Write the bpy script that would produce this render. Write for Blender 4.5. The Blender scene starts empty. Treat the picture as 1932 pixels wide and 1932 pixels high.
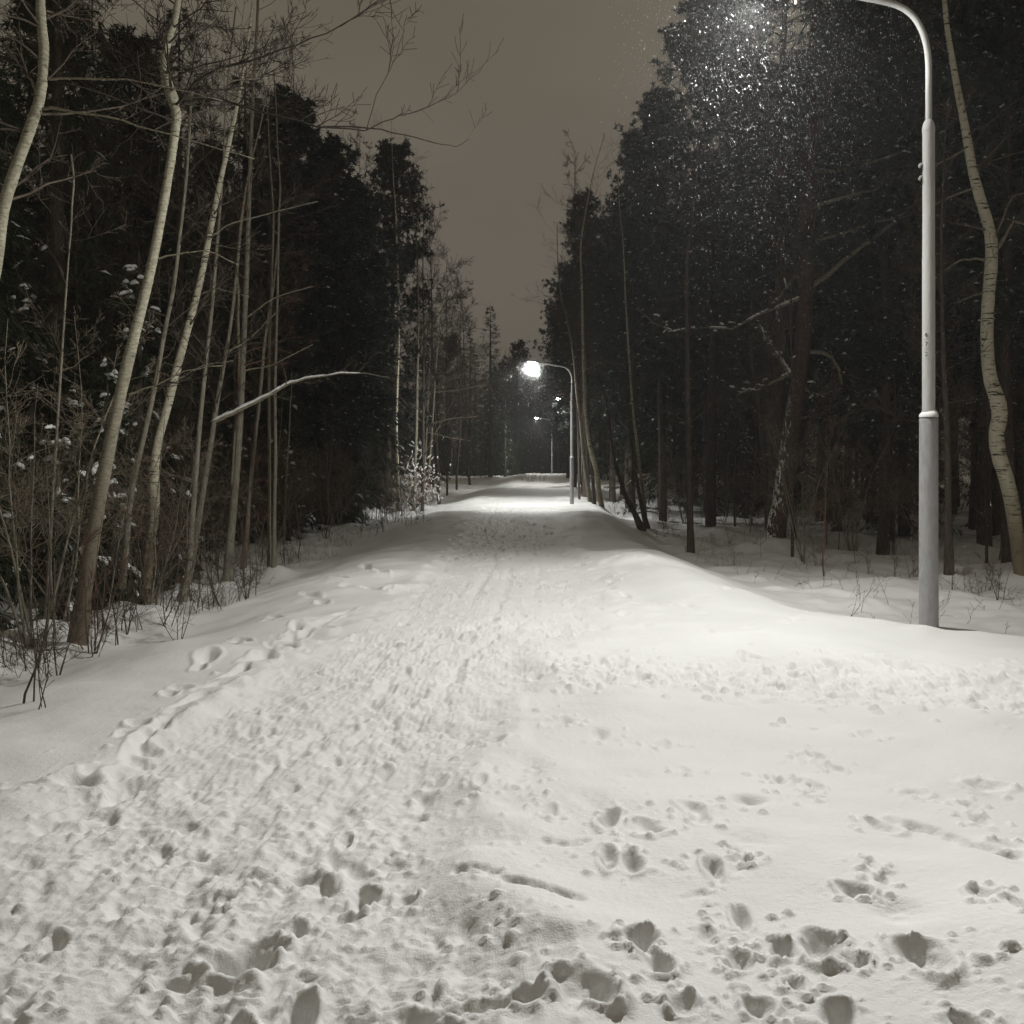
import bpy, math, random
import numpy as np
from mathutils import Vector, Matrix

S = bpy.context.scene
COL = S.collection
F = 1932.0          # focal length of the photograph in its 1932-unit wide frame
CX, HY = 966.0, 886.0
EYE = 1.55
RNG = random.Random(7)
NP = np.random.RandomState(11)

# ------------------------------------------------------------------ materials
def new_mat(name):
    m = bpy.data.materials.new(name); m.use_nodes = True
    nt = m.node_tree; nt.nodes.clear()
    out = nt.nodes.new('ShaderNodeOutputMaterial')
    b = nt.nodes.new('ShaderNodeBsdfPrincipled')
    nt.links.new(b.outputs[0], out.inputs[0])
    return m, nt, b

def node(nt, t, **kw):
    n = nt.nodes.new(t)
    for k, v in kw.items(): setattr(n, k, v)
    return n

def coords(nt, scale=(1, 1, 1), kind='Object'):
    tc = node(nt, 'ShaderNodeTexCoord'); mp = node(nt, 'ShaderNodeMapping')
    nt.links.new(tc.outputs[kind], mp.inputs[0]); mp.inputs['Scale'].default_value = scale
    return mp.outputs[0]

def noise(nt, vec, scale, detail=3, rough=0.55):
    n = node(nt, 'ShaderNodeTexNoise')
    n.inputs['Scale'].default_value = scale; n.inputs['Detail'].default_value = detail
    n.inputs['Roughness'].default_value = rough
    nt.links.new(vec, n.inputs['Vector']); return n.outputs['Fac']

def ramp(nt, fac, stops):
    r = node(nt, 'ShaderNodeValToRGB'); e = r.color_ramp.elements
    while len(e) < len(stops): e.new(0.5)
    for i, (p, c) in enumerate(stops):
        e[i].position = p; e[i].color = (c[0], c[1], c[2], 1) if not isinstance(c, (int, float)) else (c, c, c, 1)
    nt.links.new(fac, r.inputs[0]); return r.outputs[0]

def mixc(nt, fac, a, b):
    m = node(nt, 'ShaderNodeMix', data_type='RGBA')
    if isinstance(fac, (int, float)): m.inputs[0].default_value = fac
    else: nt.links.new(fac, m.inputs[0])
    for i, v in ((6, a), (7, b)):
        if isinstance(v, tuple): m.inputs[i].default_value = (v[0], v[1], v[2], 1)
        else: nt.links.new(v, m.inputs[i])
    return m.outputs[2]

def mathn(nt, op, a, b=None):
    m = node(nt, 'ShaderNodeMath', operation=op)
    for i, v in ((0, a), (1, b)):
        if v is None: continue
        if isinstance(v, (int, float)): m.inputs[i].default_value = v
        else: nt.links.new(v, m.inputs[i])
    return m.outputs[0]

def bump(nt, b, h, strength=0.3, dist=0.01):
    n = node(nt, 'ShaderNodeBump'); n.inputs['Strength'].default_value = strength
    n.inputs['Distance'].default_value = dist
    nt.links.new(h, n.inputs['Height']); nt.links.new(n.outputs[0], b.inputs['Normal'])

def mat_snow(name, fine=True):
    m, nt, b = new_mat(name)
    v = coords(nt)
    n1 = noise(nt, v, 0.9, 4); n2 = noise(nt, v, 130, 3, 0.7); n3 = noise(nt, v, 34, 4, 0.65)
    c = ramp(nt, n1, [(0.3, (0.80, 0.80, 0.79)), (0.7, (0.86, 0.86, 0.855))])
    nt.links.new(c, b.inputs['Base Color'])
    b.inputs['Roughness'].default_value = 0.62
    b.inputs['Specular IOR Level'].default_value = 0.25
    if fine:
        h = mathn(nt, 'ADD', mathn(nt, 'MULTIPLY', n2, 0.30), mathn(nt, 'MULTIPLY', n3, 0.8))
        bump(nt, b, h, 0.42, 0.016)
    return m

def mat_bark(name, c0, c1, scale=(6, 6, 1.2), marks=None, base_dark=None, snow=False, rough=0.85):
    m, nt, b = new_mat(name)
    v = coords(nt, scale)
    n1 = noise(nt, v, 3.0, 5, 0.6)
    c = ramp(nt, n1, [(0.32, c0), (0.68, c1)])
    if marks:
        mv = coords(nt, marks[1])
        n2 = noise(nt, mv, 1.0, 4, 0.65)
        mk = ramp(nt, n2, [(marks[2], 0.0), (marks[2] + 0.035, 1.0)])
        c = mixc(nt, mk, c, marks[0])
    if base_dark:
        tc = node(nt, 'ShaderNodeTexCoord'); sp = node(nt, 'ShaderNodeSeparateXYZ')
        nt.links.new(tc.outputs['Object'], sp.inputs[0])
        nb = noise(nt, coords(nt, (4, 4, 2)), 2.0, 4)
        z = mathn(nt, 'ADD', sp.outputs[2], mathn(nt, 'MULTIPLY', nb, -base_dark[2]))
        f = ramp(nt, mathn(nt, 'DIVIDE', z, base_dark[1]), [(0.0, 1.0), (1.0, 0.0)])
        c = mixc(nt, f, c, base_dark[0])
    if snow:
        # wind-blown snow caught in the furrows of the weather side
        g = node(nt, 'ShaderNodeNewGeometry'); sp = node(nt, 'ShaderNodeSeparateXYZ')
        nt.links.new(g.outputs['Normal'], sp.inputs[0])
        side = mathn(nt, 'MULTIPLY', mathn(nt, 'ADD', sp.outputs[0], mathn(nt, 'MULTIPLY', sp.outputs[1], 0.2)), -1.0)
        sv = coords(nt, (16, 16, 7)); ns = noise(nt, sv, 1.0, 3, 0.6)
        f = mathn(nt, 'ADD', ns, mathn(nt, 'MULTIPLY', side, 0.22))
        f = ramp(nt, f, [(0.70, 0.0), (0.735, 1.0)])
        tc = node(nt, 'ShaderNodeTexCoord'); so = node(nt, 'ShaderNodeSeparateXYZ'); nt.links.new(tc.outputs['Object'], so.inputs[0])
        f = mathn(nt, 'MULTIPLY', f, ramp(nt, mathn(nt, 'MULTIPLY', so.outputs[2], .2), [(0.45, 1.0), (0.9, 0.0)]))
        c = mixc(nt, f, c, (0.78, 0.78, 0.77))
    nt.links.new(c, b.inputs['Base Color'])
    b.inputs['Roughness'].default_value = rough
    b.inputs['Specular IOR Level'].default_value = 0.2
    bump(nt, b, n1, 0.6, 0.02)
    return m

def mat_flat(name, c0, c1, scale=4, rough=0.8, spec=0.2):
    m, nt, b = new_mat(name)
    n1 = noise(nt, coords(nt), scale, 4)
    c = ramp(nt, n1, [(0.3, c0), (0.7, c1)])
    nt.links.new(c, b.inputs['Base Color'])
    b.inputs['Roughness'].default_value = rough; b.inputs['Specular IOR Level'].default_value = spec
    return m

M = {}
M['ground'] = mat_snow('snow_ground')
M['snow'] = mat_snow('snow_cap', False)
m, nt, b = new_mat('snow_flake'); b.inputs['Base Color'].default_value = (.88, .88, .89, 1); b.inputs['Roughness'].default_value = .7
tl = node(nt, 'ShaderNodeBsdfTranslucent'); tl.inputs[0].default_value = (.88, .88, .89, 1); mxs = node(nt, 'ShaderNodeMixShader'); mxs.inputs[0].default_value = .5
nt.links.new(b.outputs[0], mxs.inputs[1]); nt.links.new(tl.outputs[0], mxs.inputs[2]); nt.links.new(mxs.outputs[0], next(n for n in nt.nodes if n.type == 'OUTPUT_MATERIAL').inputs[0])
M['flake'] = m
M['aspen'] = mat_bark('aspen_bark', (0.21, 0.195, 0.14), (0.44, 0.415, 0.32), (5, 5, 14), ((0.05, 0.045, 0.035), (7, 7, 30), 0.63),
                      ((0.16, 0.135, 0.10), 2.6, 1.6))
M['birch'] = mat_bark('birch_bark', (0.42, 0.39, 0.29), (0.58, 0.55, 0.43), (4, 4, 8), ((0.035, 0.03, 0.025), (3.2, 3.2, 30), 0.575),
                      ((0.20, 0.165, 0.11), 1.5, 1.2))
M['greybark'] = mat_bark('grey_bark', (0.16, 0.145, 0.115), (0.27, 0.25, 0.195), (7, 7, 3), ((0.04, 0.035, 0.03), (8, 8, 20), 0.68))
M['pinebark'] = mat_bark('pine_bark', (0.045, 0.03, 0.024), (0.13, 0.085, 0.065), (9, 9, 3), None, None, True)
M['darkbark'] = mat_bark('dark_bark', (0.05, 0.04, 0.033), (0.11, 0.09, 0.075), (8, 8, 2))
M['rotwood'] = mat_bark('torn_wood', (0.16, 0.075, 0.03), (0.36, 0.20, 0.09), (12, 12, 1.2))
M['limbbark'] = mat_bark('limb_bark', (0.065, 0.05, 0.037), (0.125, 0.10, 0.075), (8, 8, 8))
M['shadelimb'] = mat_bark('limb_bark_shaded', (0.022, 0.017, 0.013), (0.045, 0.036, 0.028), (8, 8, 8))  # limb bark with shade painted in, so it stands dark against the sky
M['shadetwig'] = mat_flat('twig_bark_shaded', (0.025, 0.018, 0.014), (0.05, 0.038, 0.029), 6)  # twig bark darkened in its colour to read as silhouette on the sky
M['litlimb'] = mat_bark('limb_bark_lit', (0.17, 0.15, 0.105), (0.30, 0.27, 0.20), (8, 8, 8))  # limb bark with lamplight painted into its colour
M['greytwig'] = mat_flat('grey_twig_bark', (0.13, 0.105, 0.075), (0.24, 0.20, 0.15), 6)
M['twig'] = mat_flat('twig_bark', (0.06, 0.047, 0.036), (0.125, 0.10, 0.078), 6)
M['twigred'] = mat_flat('reddish_twig_bark', (0.095, 0.052, 0.038), (0.17, 0.10, 0.072), 6)
M['needle'] = mat_flat('spruce_needles', (0.022, 0.032, 0.018), (0.055, 0.068, 0.036), 3, 0.7, 0.25)
M['pineneedle'] = mat_flat('pine_needles', (0.032, 0.042, 0.038), (0.078, 0.09, 0.072), 3, 0.7, 0.25)
M['dryleaf'] = mat_flat('dry_leaf', (0.30, 0.19, 0.08), (0.45, 0.33, 0.16), 9)
M['paint'] = mat_bark('grey_pole_paint', (0.50, 0.50, 0.485), (0.56, 0.56, 0.545), (3, 3, 1.0), ((0.36, 0.35, 0.33), (5, 5, 2.2), 0.70), None, False, 0.55)
M['concrete'] = mat_bark('pole_sleeve_coating', (0.33, 0.33, 0.335), (0.41, 0.41, 0.415), (8, 8, 3), ((0.22, 0.20, 0.19), (7, 7, 3), 0.71), None, False, 0.7)
M['housing'] = mat_flat('lamp_housing', (0.30, 0.30, 0.30), (0.36, 0.36, 0.36), 5, 0.5)
M['plate'] = mat_flat('number_plate', (0.62, 0.62, 0.58), (0.7, 0.7, 0.66), 9, 0.6)
M['ink'] = mat_flat('plate_ink', (0.05, 0.05, 0.05), (0.08, 0.08, 0.08), 9)
m, nt, b = new_mat('lit_lens')
b.inputs['Base Color'].default_value = (0.9, 0.9, 0.88, 1)
b.inputs['Emission Color'].default_value = (1.0, 0.985, 0.93, 1); b.inputs['Emission Strength'].default_value = 60.0
M['lens'] = m

# ------------------------------------------------------------------ mesh helper
class MB:
    def __init__(s): s.v = []; s.f = []
    def add(s, vs, fs):
        o = len(s.v); s.v.extend(vs); s.f.extend([tuple(i + o for i in q) for q in fs])
    def tube(s, pts, rad, n=6, cap=True):
        """tapered tube along points; pts list of Vector, rad list"""
        o = len(s.v); k = len(pts); up = Vector((0.31, 0.17, 0.93))
        ref = None
        for i in range(k):
            a = pts[max(0, i - 1)]; c = pts[min(k - 1, i + 1)]
            d = (c - a)
            d = d.normalized() if d.length > 1e-9 else Vector((0, 0, 1))
            if ref is None:
                ref = d.cross(Vector((1, 0.05, 0.0)) if abs(d.z) > 0.7 else Vector((0, 0, 1)))
                ref.normalize()
            else:
                ref = ref - d * ref.dot(d)
                ref = ref.normalized() if ref.length > 1e-6 else d.orthogonal().normalized()
            w = d.cross(ref); r = rad[i]
            for j in range(n):
                t = 2 * math.pi * j / n
                s.v.append(pts[i] + ref * (math.cos(t) * r) + w * (math.sin(t) * r))
        for i in range(k - 1):
            for j in range(n):
                a = o + i * n + j; b = o + i * n + (j + 1) % n
                s.f.append((a, b, b + n, a + n))
        if cap:
            s.f.append(tuple(o + (k - 1) * n + j for j in range(n)))
    def octa(s, c, ax, up, l, w, h, drop=0.0):
        """small lump: six points"""
        side = ax.cross(up)
        side = side.normalized() if side.length > 1e-6 else Vector((1, 0, 0))
        vs = [c + ax * l - Vector((0, 0, drop)), c - ax * l, c + side * w, c - side * w, c + up * h, c - up * (h * 0.45)]
        s.add(vs, [(0, 2, 4), (2, 1, 4), (1, 3, 4), (3, 0, 4), (2, 0, 5), (1, 2, 5), (3, 1, 5), (0, 3, 5)])
    def blob(s, c, ax, l, w, h, rng, nu=9, nv=6, droop=0.25):
        """rounded snow lump with an uneven outline, drooping along its axis"""
        up = Vector((0, 0, 1)); side = ax.cross(up)
        side = side.normalized() if side.length > 1e-6 else Vector((1, 0, 0))
        up2 = side.cross(ax).normalized()
        o = len(s.v); ph = [rng.uniform(0, 6.28) for _ in range(4)]
        for i in range(nv + 1):
            th = math.pi * i / nv
            for j in range(nu):
                t = 2 * math.pi * j / nu
                q = 1 + 0.16 * math.sin(2 * t + ph[0] + i) + 0.14 * math.sin(3 * t + ph[1] - 2 * th) + rng.uniform(-.06, .06)
                u = math.cos(th); rr = math.sin(th) * q
                zz = math.sin(t) * rr * h
                if zz < 0: zz *= 0.4
                p = c + ax * (u * l) + side * (math.cos(t) * rr * w) + up2 * zz
                p.z -= droop * l * (u * 0.5 + 0.5) ** 2
                s.v.append(p)
        for i in range(nv):
            for j in range(nu):
                a = o + i * nu + j; b = o + i * nu + (j + 1) % nu
                s.f.append((a, b, b + nu, a + nu))
    def mesh(s, name, mat, smooth=True):
        me = bpy.data.meshes.new(name)
        me.from_pydata([tuple(v) for v in s.v], [], s.f)
        me.materials.append(mat)
        if smooth: me.polygons.foreach_set('use_smooth', [True] * len(me.polygons))
        me.update(); return me

def obj(name, me, parent=None, loc=(0, 0, 0)):
    o = bpy.data.objects.new(name, me); COL.objects.link(o); o.location = loc
    if parent: o.parent = parent
    return o

def tag(o, label, cat, group=None):
    o['label'] = label; o['category'] = cat
    if group: o['group'] = group

def thing(name, label, cat, loc=(0, 0, 0), rz=0.0, scale=1.0, group=None):
    o = bpy.data.objects.new(name, None); COL.objects.link(o)
    o.empty_display_size = 0.2
    o.location = loc; o.rotation_euler = (0, 0, rz)
    o.scale = (scale, scale, scale) if not isinstance(scale, tuple) else scale
    tag(o, label, cat, group); return o

def copy_thing(root, loc, rz, scale, label, group, tilt=(0, 0)):
    r = root.copy(); COL.objects.link(r)
    r.location = loc; r.rotation_euler = (tilt[0], tilt[1], rz)
    r.scale = scale if isinstance(scale, tuple) else (scale,) * 3
    r['label'] = label
    if group: r['group'] = group
    for ch in root.children:
        c = ch.copy(); COL.objects.link(c); c.parent = r
        for g in ch.children:
            d = g.copy(); COL.objects.link(d); d.parent = c
    return r

# ------------------------------------------------------------------ terrain
def sst(a, b, x):
    t = np.clip((x - a) / (b - a), 0, 1); return t * t * (3 - 2 * t)

def knots(x, ks):
    xs = np.array([k[0] for k in ks], float); ys = np.array([k[1] for k in ks], float)
    x = np.asarray(x, float)
    i = np.clip(np.searchsorted(xs, x) - 1, 0, len(xs) - 2)
    t = np.clip((x - xs[i]) / (xs[i + 1] - xs[i]), 0, 1); t = t * t * (3 - 2 * t)
    return ys[i] * (1 - t) + ys[i + 1] * t

PROF = [(-40, 0), (12, 0), (18, -.02), (24.5, -.14), (32.5, .10), (38, .07), (45, .03), (54, .15), (66, .42), (76, .42),
        (90, .76), (108, 1.08), (126, 1.12), (160, .8), (600, .3)]
XC = [(-10, -1.2), (5, -1.2), (8, -.8), (11.5, -.1), (18, .05), (30, .1), (45, .3), (60, 1.0), (77, 2.3), (100, 3.2), (140, 5.5), (600, 20)]

def edge_right(Y):
    base = knots(Y, [(-50, 2.75), (28, 2.75), (45, 3.4), (77, 6.0), (110, 6.5), (600, 20)])
    return base + np.minimum(0.35 * np.exp(np.clip((11.5 - Y) / 1.1, -30, 5.5)), 60)

def zbase(X, Y):
    X = np.asarray(X, float); Y = np.asarray(Y, float)
    u = X - knots(Y, XC)
    z = knots(Y, PROF).copy()
    wl = knots(Y, [(-50, 0), (9, 0), (20, .3), (60, .3), (600, .3)])
    z = z - 0.44 * sst(1.7 + wl, 4.4 + wl, -u)
    er = edge_right(Y); d = X - er
    z = z - knots(Y, [(-50, .46), (40, .46), (60, .25), (600, .2)]) * sst(-0.1, 1.25, d)
    berm = (0.17 + .05 * np.sin(Y * 1.9 + 1)) * np.exp(-((d + 0.65) / 0.6) ** 2) * sst(9.6, 12.5, Y) * (1 - sst(15, 22, Y))
    z = z + berm
    # mound shoulders either side of the far hump
    z = z + 0.10 * np.exp(-((d + 0.7) / 0.55) ** 2) * np.exp(-((Y - 31) / 5) ** 2)
    return z

def ground_at(px, py):
    Y = 1.5
    zz = lambda Y: float(zbase((px - CX) / F * Y, Y))
    ray = lambda Y: EYE + (HY - py) / F * Y
    while Y < 300 and ray(Y) > zz(Y): Y += 0.04
    return (px - CX) / F * Y, Y, zz(Y)

def P(px, py, Y):
    return Vector(((px - CX) / F * Y, Y, EYE + (HY - py) / F * Y))

def hash2(ix, iy, seed):
    h = (ix.astype(np.int64) * 374761393 + iy.astype(np.int64) * 668265263 + seed * 974711) & 0x7fffffff
    h = ((h ^ (h >> 13)) * 1274126177) & 0x7fffffff
    h = (h ^ (h >> 16)) & 0xffff
    return h / 65535.0

def vnoise(x, y, seed):
    xi = np.floor(x); yi = np.floor(y); fx = x - xi; fy = y - yi
    fx = fx * fx * fx * (fx * (fx * 6 - 15) + 10); fy = fy * fy * fy * (fy * (fy * 6 - 15) + 10)
    a = hash2(xi, yi, seed); b = hash2(xi + 1, yi, seed); c = hash2(xi, yi + 1, seed); d = hash2(xi + 1, yi + 1, seed)
    return (a * (1 - fx) + b * fx) * (1 - fy) + (c * (1 - fx) + d * fx) * fy * 1.0 - 0.5

MOUNDS = []   # x, y, r, h  (snow heaped at trunk feet), filled before the terrain is built

def axis_x():
    a = [0.0]
    while a[-1] < 420:
        x = a[-1]
        d = 0.0105 if x < 2.3 else max(0.0105, (0.0055 if x < 12 else 0.02) * x - 0.0022)
        a.append(x + d)
    a = np.array(a); return np.concatenate([-a[:0:-1], a])

def axis_y():
    a = [1.9]
    while a[-1] < 620:
        y = a[-1]
        a.append(y + (max(0.0105, 0.0048 * y - 0.004) if y < 140 else 0.03 * y))
    b = [1.9]; d = 0.02
    while b[-1] > -60: b.append(b[-1] - d); d *= 1.12
    return np.concatenate([np.array(b[:0:-1]), np.array(a)])

def build_ground():
    xs = axis_x(); ys = axis_y()
    X, Y = np.meshgrid(xs, ys)
    Z = zbase(X, Y)
    rs = np.random.RandomState(5)
    xc = knots(Y, XC); u = X - xc
    hw = knots(Y, [(-40, 1.1), (3, 1.15), (5.5, .95), (8, 1.0), (11.5, 1.25), (18, 1.2), (30, 1.3), (60, 1.6), (200, 2)])
    wob = vnoise(X * 1.3, Y * 1.3, 3) * 0.5 + vnoise(X * 4, Y * 4, 4) * 0.2
    T1 = 1 - sst(0.75, 1.12, np.abs(u) / hw + wob * 0.55)
    side_c = knots(X, [(-1, 8.0), (0.6, 7.9), (2, 7.6), (4, 7.1), (9, 6.6), (60, 5)])
    T2 = (1 - sst(0.55, 1.1, np.abs(Y - side_c) / (0.55 + 0.13 * np.clip(X, 0, 5)) + wob * 0.6)) * sst(0.1, 1.2, X)
    T = np.clip(np.maximum(T1, 1.15 * T2), 0, 1.15)
    offpath = np.clip(sst(3.2, 5.0, -u) + sst(0.0, 1.6, X - edge_right(Y)), 0, 1)
    # soft drifted surface
    calm = np.clip(1 - T, 0, 1)
    Z += calm * (0.10 * vnoise(X * 1.1 + 3, Y * 0.9, 21) + 0.034 * vnoise(X * 2.7, Y * 2.7, 22) + 0.007 * vnoise(X * 7, Y * 7, 23))
    left = sst(1.0, 2.2, -u) * (1 - sst(5, 7, -u))
    q = X * 0.35 + Y * 0.1; q2 = Y * 1.0 - X * 0.25
    Z += left * (0.10 * vnoise(q * 1.2, q2 * 1.3, 31) + 0.045 * vnoise(q * 2.2, q2 * 3.2, 32))
    Z += offpath * (0.30 * vnoise(X * 0.45, Y * 0.45, 41) + 0.16 * vnoise(X * 1.4, Y * 1.4, 42) + 0.05 * vnoise(X * 4, Y * 4, 43))
    # worn band
    near = 1 - sst(22, 60, Y)
    rough = (0.034 * vnoise(X * 2.3, Y * 2.3, 51) + 0.030 * (np.abs(vnoise(X * 4.3, Y * 4.3, 52)) * -2 + .4)
             + 0.020 * vnoise(X * 10, Y * 9, 53) + 0.011 * (0.4 - np.abs(vnoise(X * 21, Y * 20, 54)) * 2)
             + 0.012 * (0.3 - np.abs(vnoise(X * 34 + 5, Y * 34, 56)) * 2) + 0.008 * vnoise(X * 52, Y * 52, 55))
    patch = 0.55 + 1.3 * np.clip(vnoise(X * 1.7 + 9, Y * 1.4, 57) + .15, 0, .6)
    Z += T * (rough * patch * (0.55 + 0.45 * near) - 0.035)
    Z += 0.0022 * vnoise(X * 60, Y * 60, 61) * (Y < 9)
    for (uo, dp, sd) in ((-.42, .020, 7), (-.05, .016, 8), (.38, .020, 9)):      # drawn sledge and ski lanes
        off = u - uo - .16 * vnoise(Y * .35, Y * 0 + sd, 60 + sd)
        Z -= dp * np.exp(-(off / .055) ** 2) * np.clip(vnoise(X * .9, Y * .5, 70 + sd) * 2.4 + .45, 0, 1) * (Y < 24)
    lip = np.exp(-((np.abs(u) / hw + wob * 0.55 - 1.12) / 0.16) ** 2) * (Y < 30)
    Z += lip * (0.015 + 0.05 * np.clip(vnoise(X * 5, Y * 5, 71), -.2, .5))

    def window(cx, cy, r):
        i0, i1 = np.searchsorted(xs, (cx - r, cx + r)); j0, j1 = np.searchsorted(ys, (cy - r, cy + r))
        return slice(j0, j1), slice(i0, i1)

    D = np.zeros_like(Z); U = np.zeros_like(Z); LU = np.zeros_like(Z)
    def pit(cx, cy, a, b, ang, depth, rim=0.25, irregular=0.16, flat=0.28):
        R = max(a, b) * 1.9
        w = window(cx, cy, R)
        if X[w].size == 0: return
        dx = X[w] - cx; dy = Y[w] - cy; c, s = math.cos(ang), math.sin(ang)
        p = (dx * c + dy * s) / a; qv = (-dx * s + dy * c) / b
        t = np.arctan2(qv, p); ph = rs.uniform(0, 6.28, 4)
        k = 1 + irregular * (0.6 * np.sin(2 * t + ph[0]) + 0.4 * np.sin(3 * t + ph[1]) + 0.25 * np.sin(5 * t + ph[2]))
        k = k + .10 * vnoise((X[w]) * 22, (Y[w]) * 22, 91)
        rr = np.sqrt(p * p + qv * qv) / k
        floor = 0.8 + 0.35 * np.sin(p * 1.7 + ph[3])
        D[w] = np.minimum(D[w], -depth * floor * (1 - sst(flat, 1.0, rr)))
        U[w] = np.maximum(U[w], depth * rim * np.exp(-((rr - 1.18) / 0.20) ** 2) * (0.6 + 0.4 * np.sin(t * 2 + ph[0])))

    def lump(cx, cy, r, h, sq=1.0, ang=0.0):
        w = window(cx, cy, r * 1.5)
        if X[w].size == 0: return
        dx = X[w] - cx; dy = Y[w] - cy; c, s = math.cos(ang), math.sin(ang)
        p = (dx * c + dy * s) / r; qv = (-dx * s + dy * c) / (r * sq)
        d2 = np.clip(1 - p * p - qv * qv, 0, 1)
        LU[w] = np.maximum(LU[w], h * np.sqrt(d2))

    def ppit(px, py, wpx, hpx, depth, ang=0.0, **kw):
        Yg = F * EYE / (py - HY); Xg = (px - CX) / F * Yg
        a = wpx / 2 * Yg / F; b = hpx / 2 * Yg * Yg / (F * EYE) * 1.15
        pit(Xg, Yg - b * 0.1, a, b, ang, depth, **kw)
        return Xg, Yg, max(a, b)

    def groove(pts, wpx, depth):
        for (x0, y0), (x1, y1) in zip(pts[:-1], pts[1:]):
            n = max(2, int(math.hypot(x1 - x0, y1 - y0) / (wpx * 0.8)))
            for i in range(n):
                t = i / n; ppit(x0 + (x1 - x0) * t, y0 + (y1 - y0) * t, wpx * rs.uniform(1.2, 1.8), wpx * rs.uniform(.5, .8), depth * 0.6, rim=0.12, flat=0.3)

    # many treads in the worn band
    for i in range(1150):
        yy = 1.9 * (26 / 1.9) ** rs.uniform(0, 1) if i < 800 else rs.uniform(20, 40)
        c = float(knots(yy, XC)); h = float(knots(yy, [(2, 1.15), (6, .95), (11, 1.3), (30, 1.4), (60, 1.6)]))
        xx = c + rs.normal(0, .5) * h
        L = rs.uniform(.10, .15); W = rs.uniform(.04, .06)
        if yy > 18: L, W = L * 1.7, W * 2.0
        if rs.uniform() < .3: L *= .55
        ang = math.pi / 2 + rs.normal(0, .35) + (0.12 if yy < 8 else -.05)
        pit(xx, yy, L, W, ang, (rs.uniform(.006, .018) if rs.uniform() < .8 else rs.uniform(.018, .04)) * (3.2 if yy > 18 else 1), rim=rs.uniform(.05, .3), irregular=.2, flat=.5)
    for i in range(520):       # treads on the side path
        xx = rs.uniform(.4, 7); c = float(knots(xx, [(-1, 8.0), (0.6, 7.9), (2, 7.6), (4, 7.1), (9, 6.6)]))
        yy = c + rs.normal(0, .36) * (0.8 + .15 * xx)
        pit(xx, yy, rs.uniform(.08, .14), rs.uniform(.04, .06), rs.normal(0, .4), rs.uniform(.015, .05), rim=.3, irregular=.25, flat=.4)
    # trails: left slope, lit prints
    for (px, py, w) in [(345, 1298, 46), (322, 1312, 30), (392, 1240, 42), (376, 1255, 26), (455, 1193, 34), (440, 1205, 24), (520, 1152, 30), (505, 1162, 20),
                        (585, 1112, 26), (640, 1085, 22), (690, 1062, 20), (610, 1128, 22), (560, 1178, 26), (262, 1368, 40), (238, 1392, 34), (540, 1215, 44),
                        (500, 1240, 40), (660, 1100, 24), (720, 1080, 20), (700, 1110, 26), (1230, 1140, 22), (1300, 1150, 20), (1180, 1125, 18), (1560, 1250, 40),
                        (1640, 1245, 36), (1700, 1252, 46), (1420, 1235, 34), (1490, 1262, 36), (1550, 1290, 40), (1890, 1278, 50), (1830, 1265, 30)]:
        ppit(px, py, w, w * 0.42, .075, rs.uniform(.2, .6), rim=.3)
    for i in range(60):
        yy = rs.uniform(9.5, 20); xx = rs.uniform(.9, 2.6) + .9 * (yy < 13) * rs.uniform(0, 1)
        pit(xx, yy, rs.uniform(.10, .17), rs.uniform(.06, .09), rs.normal(.3, .7), rs.uniform(.02, .05), rim=.3)
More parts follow.
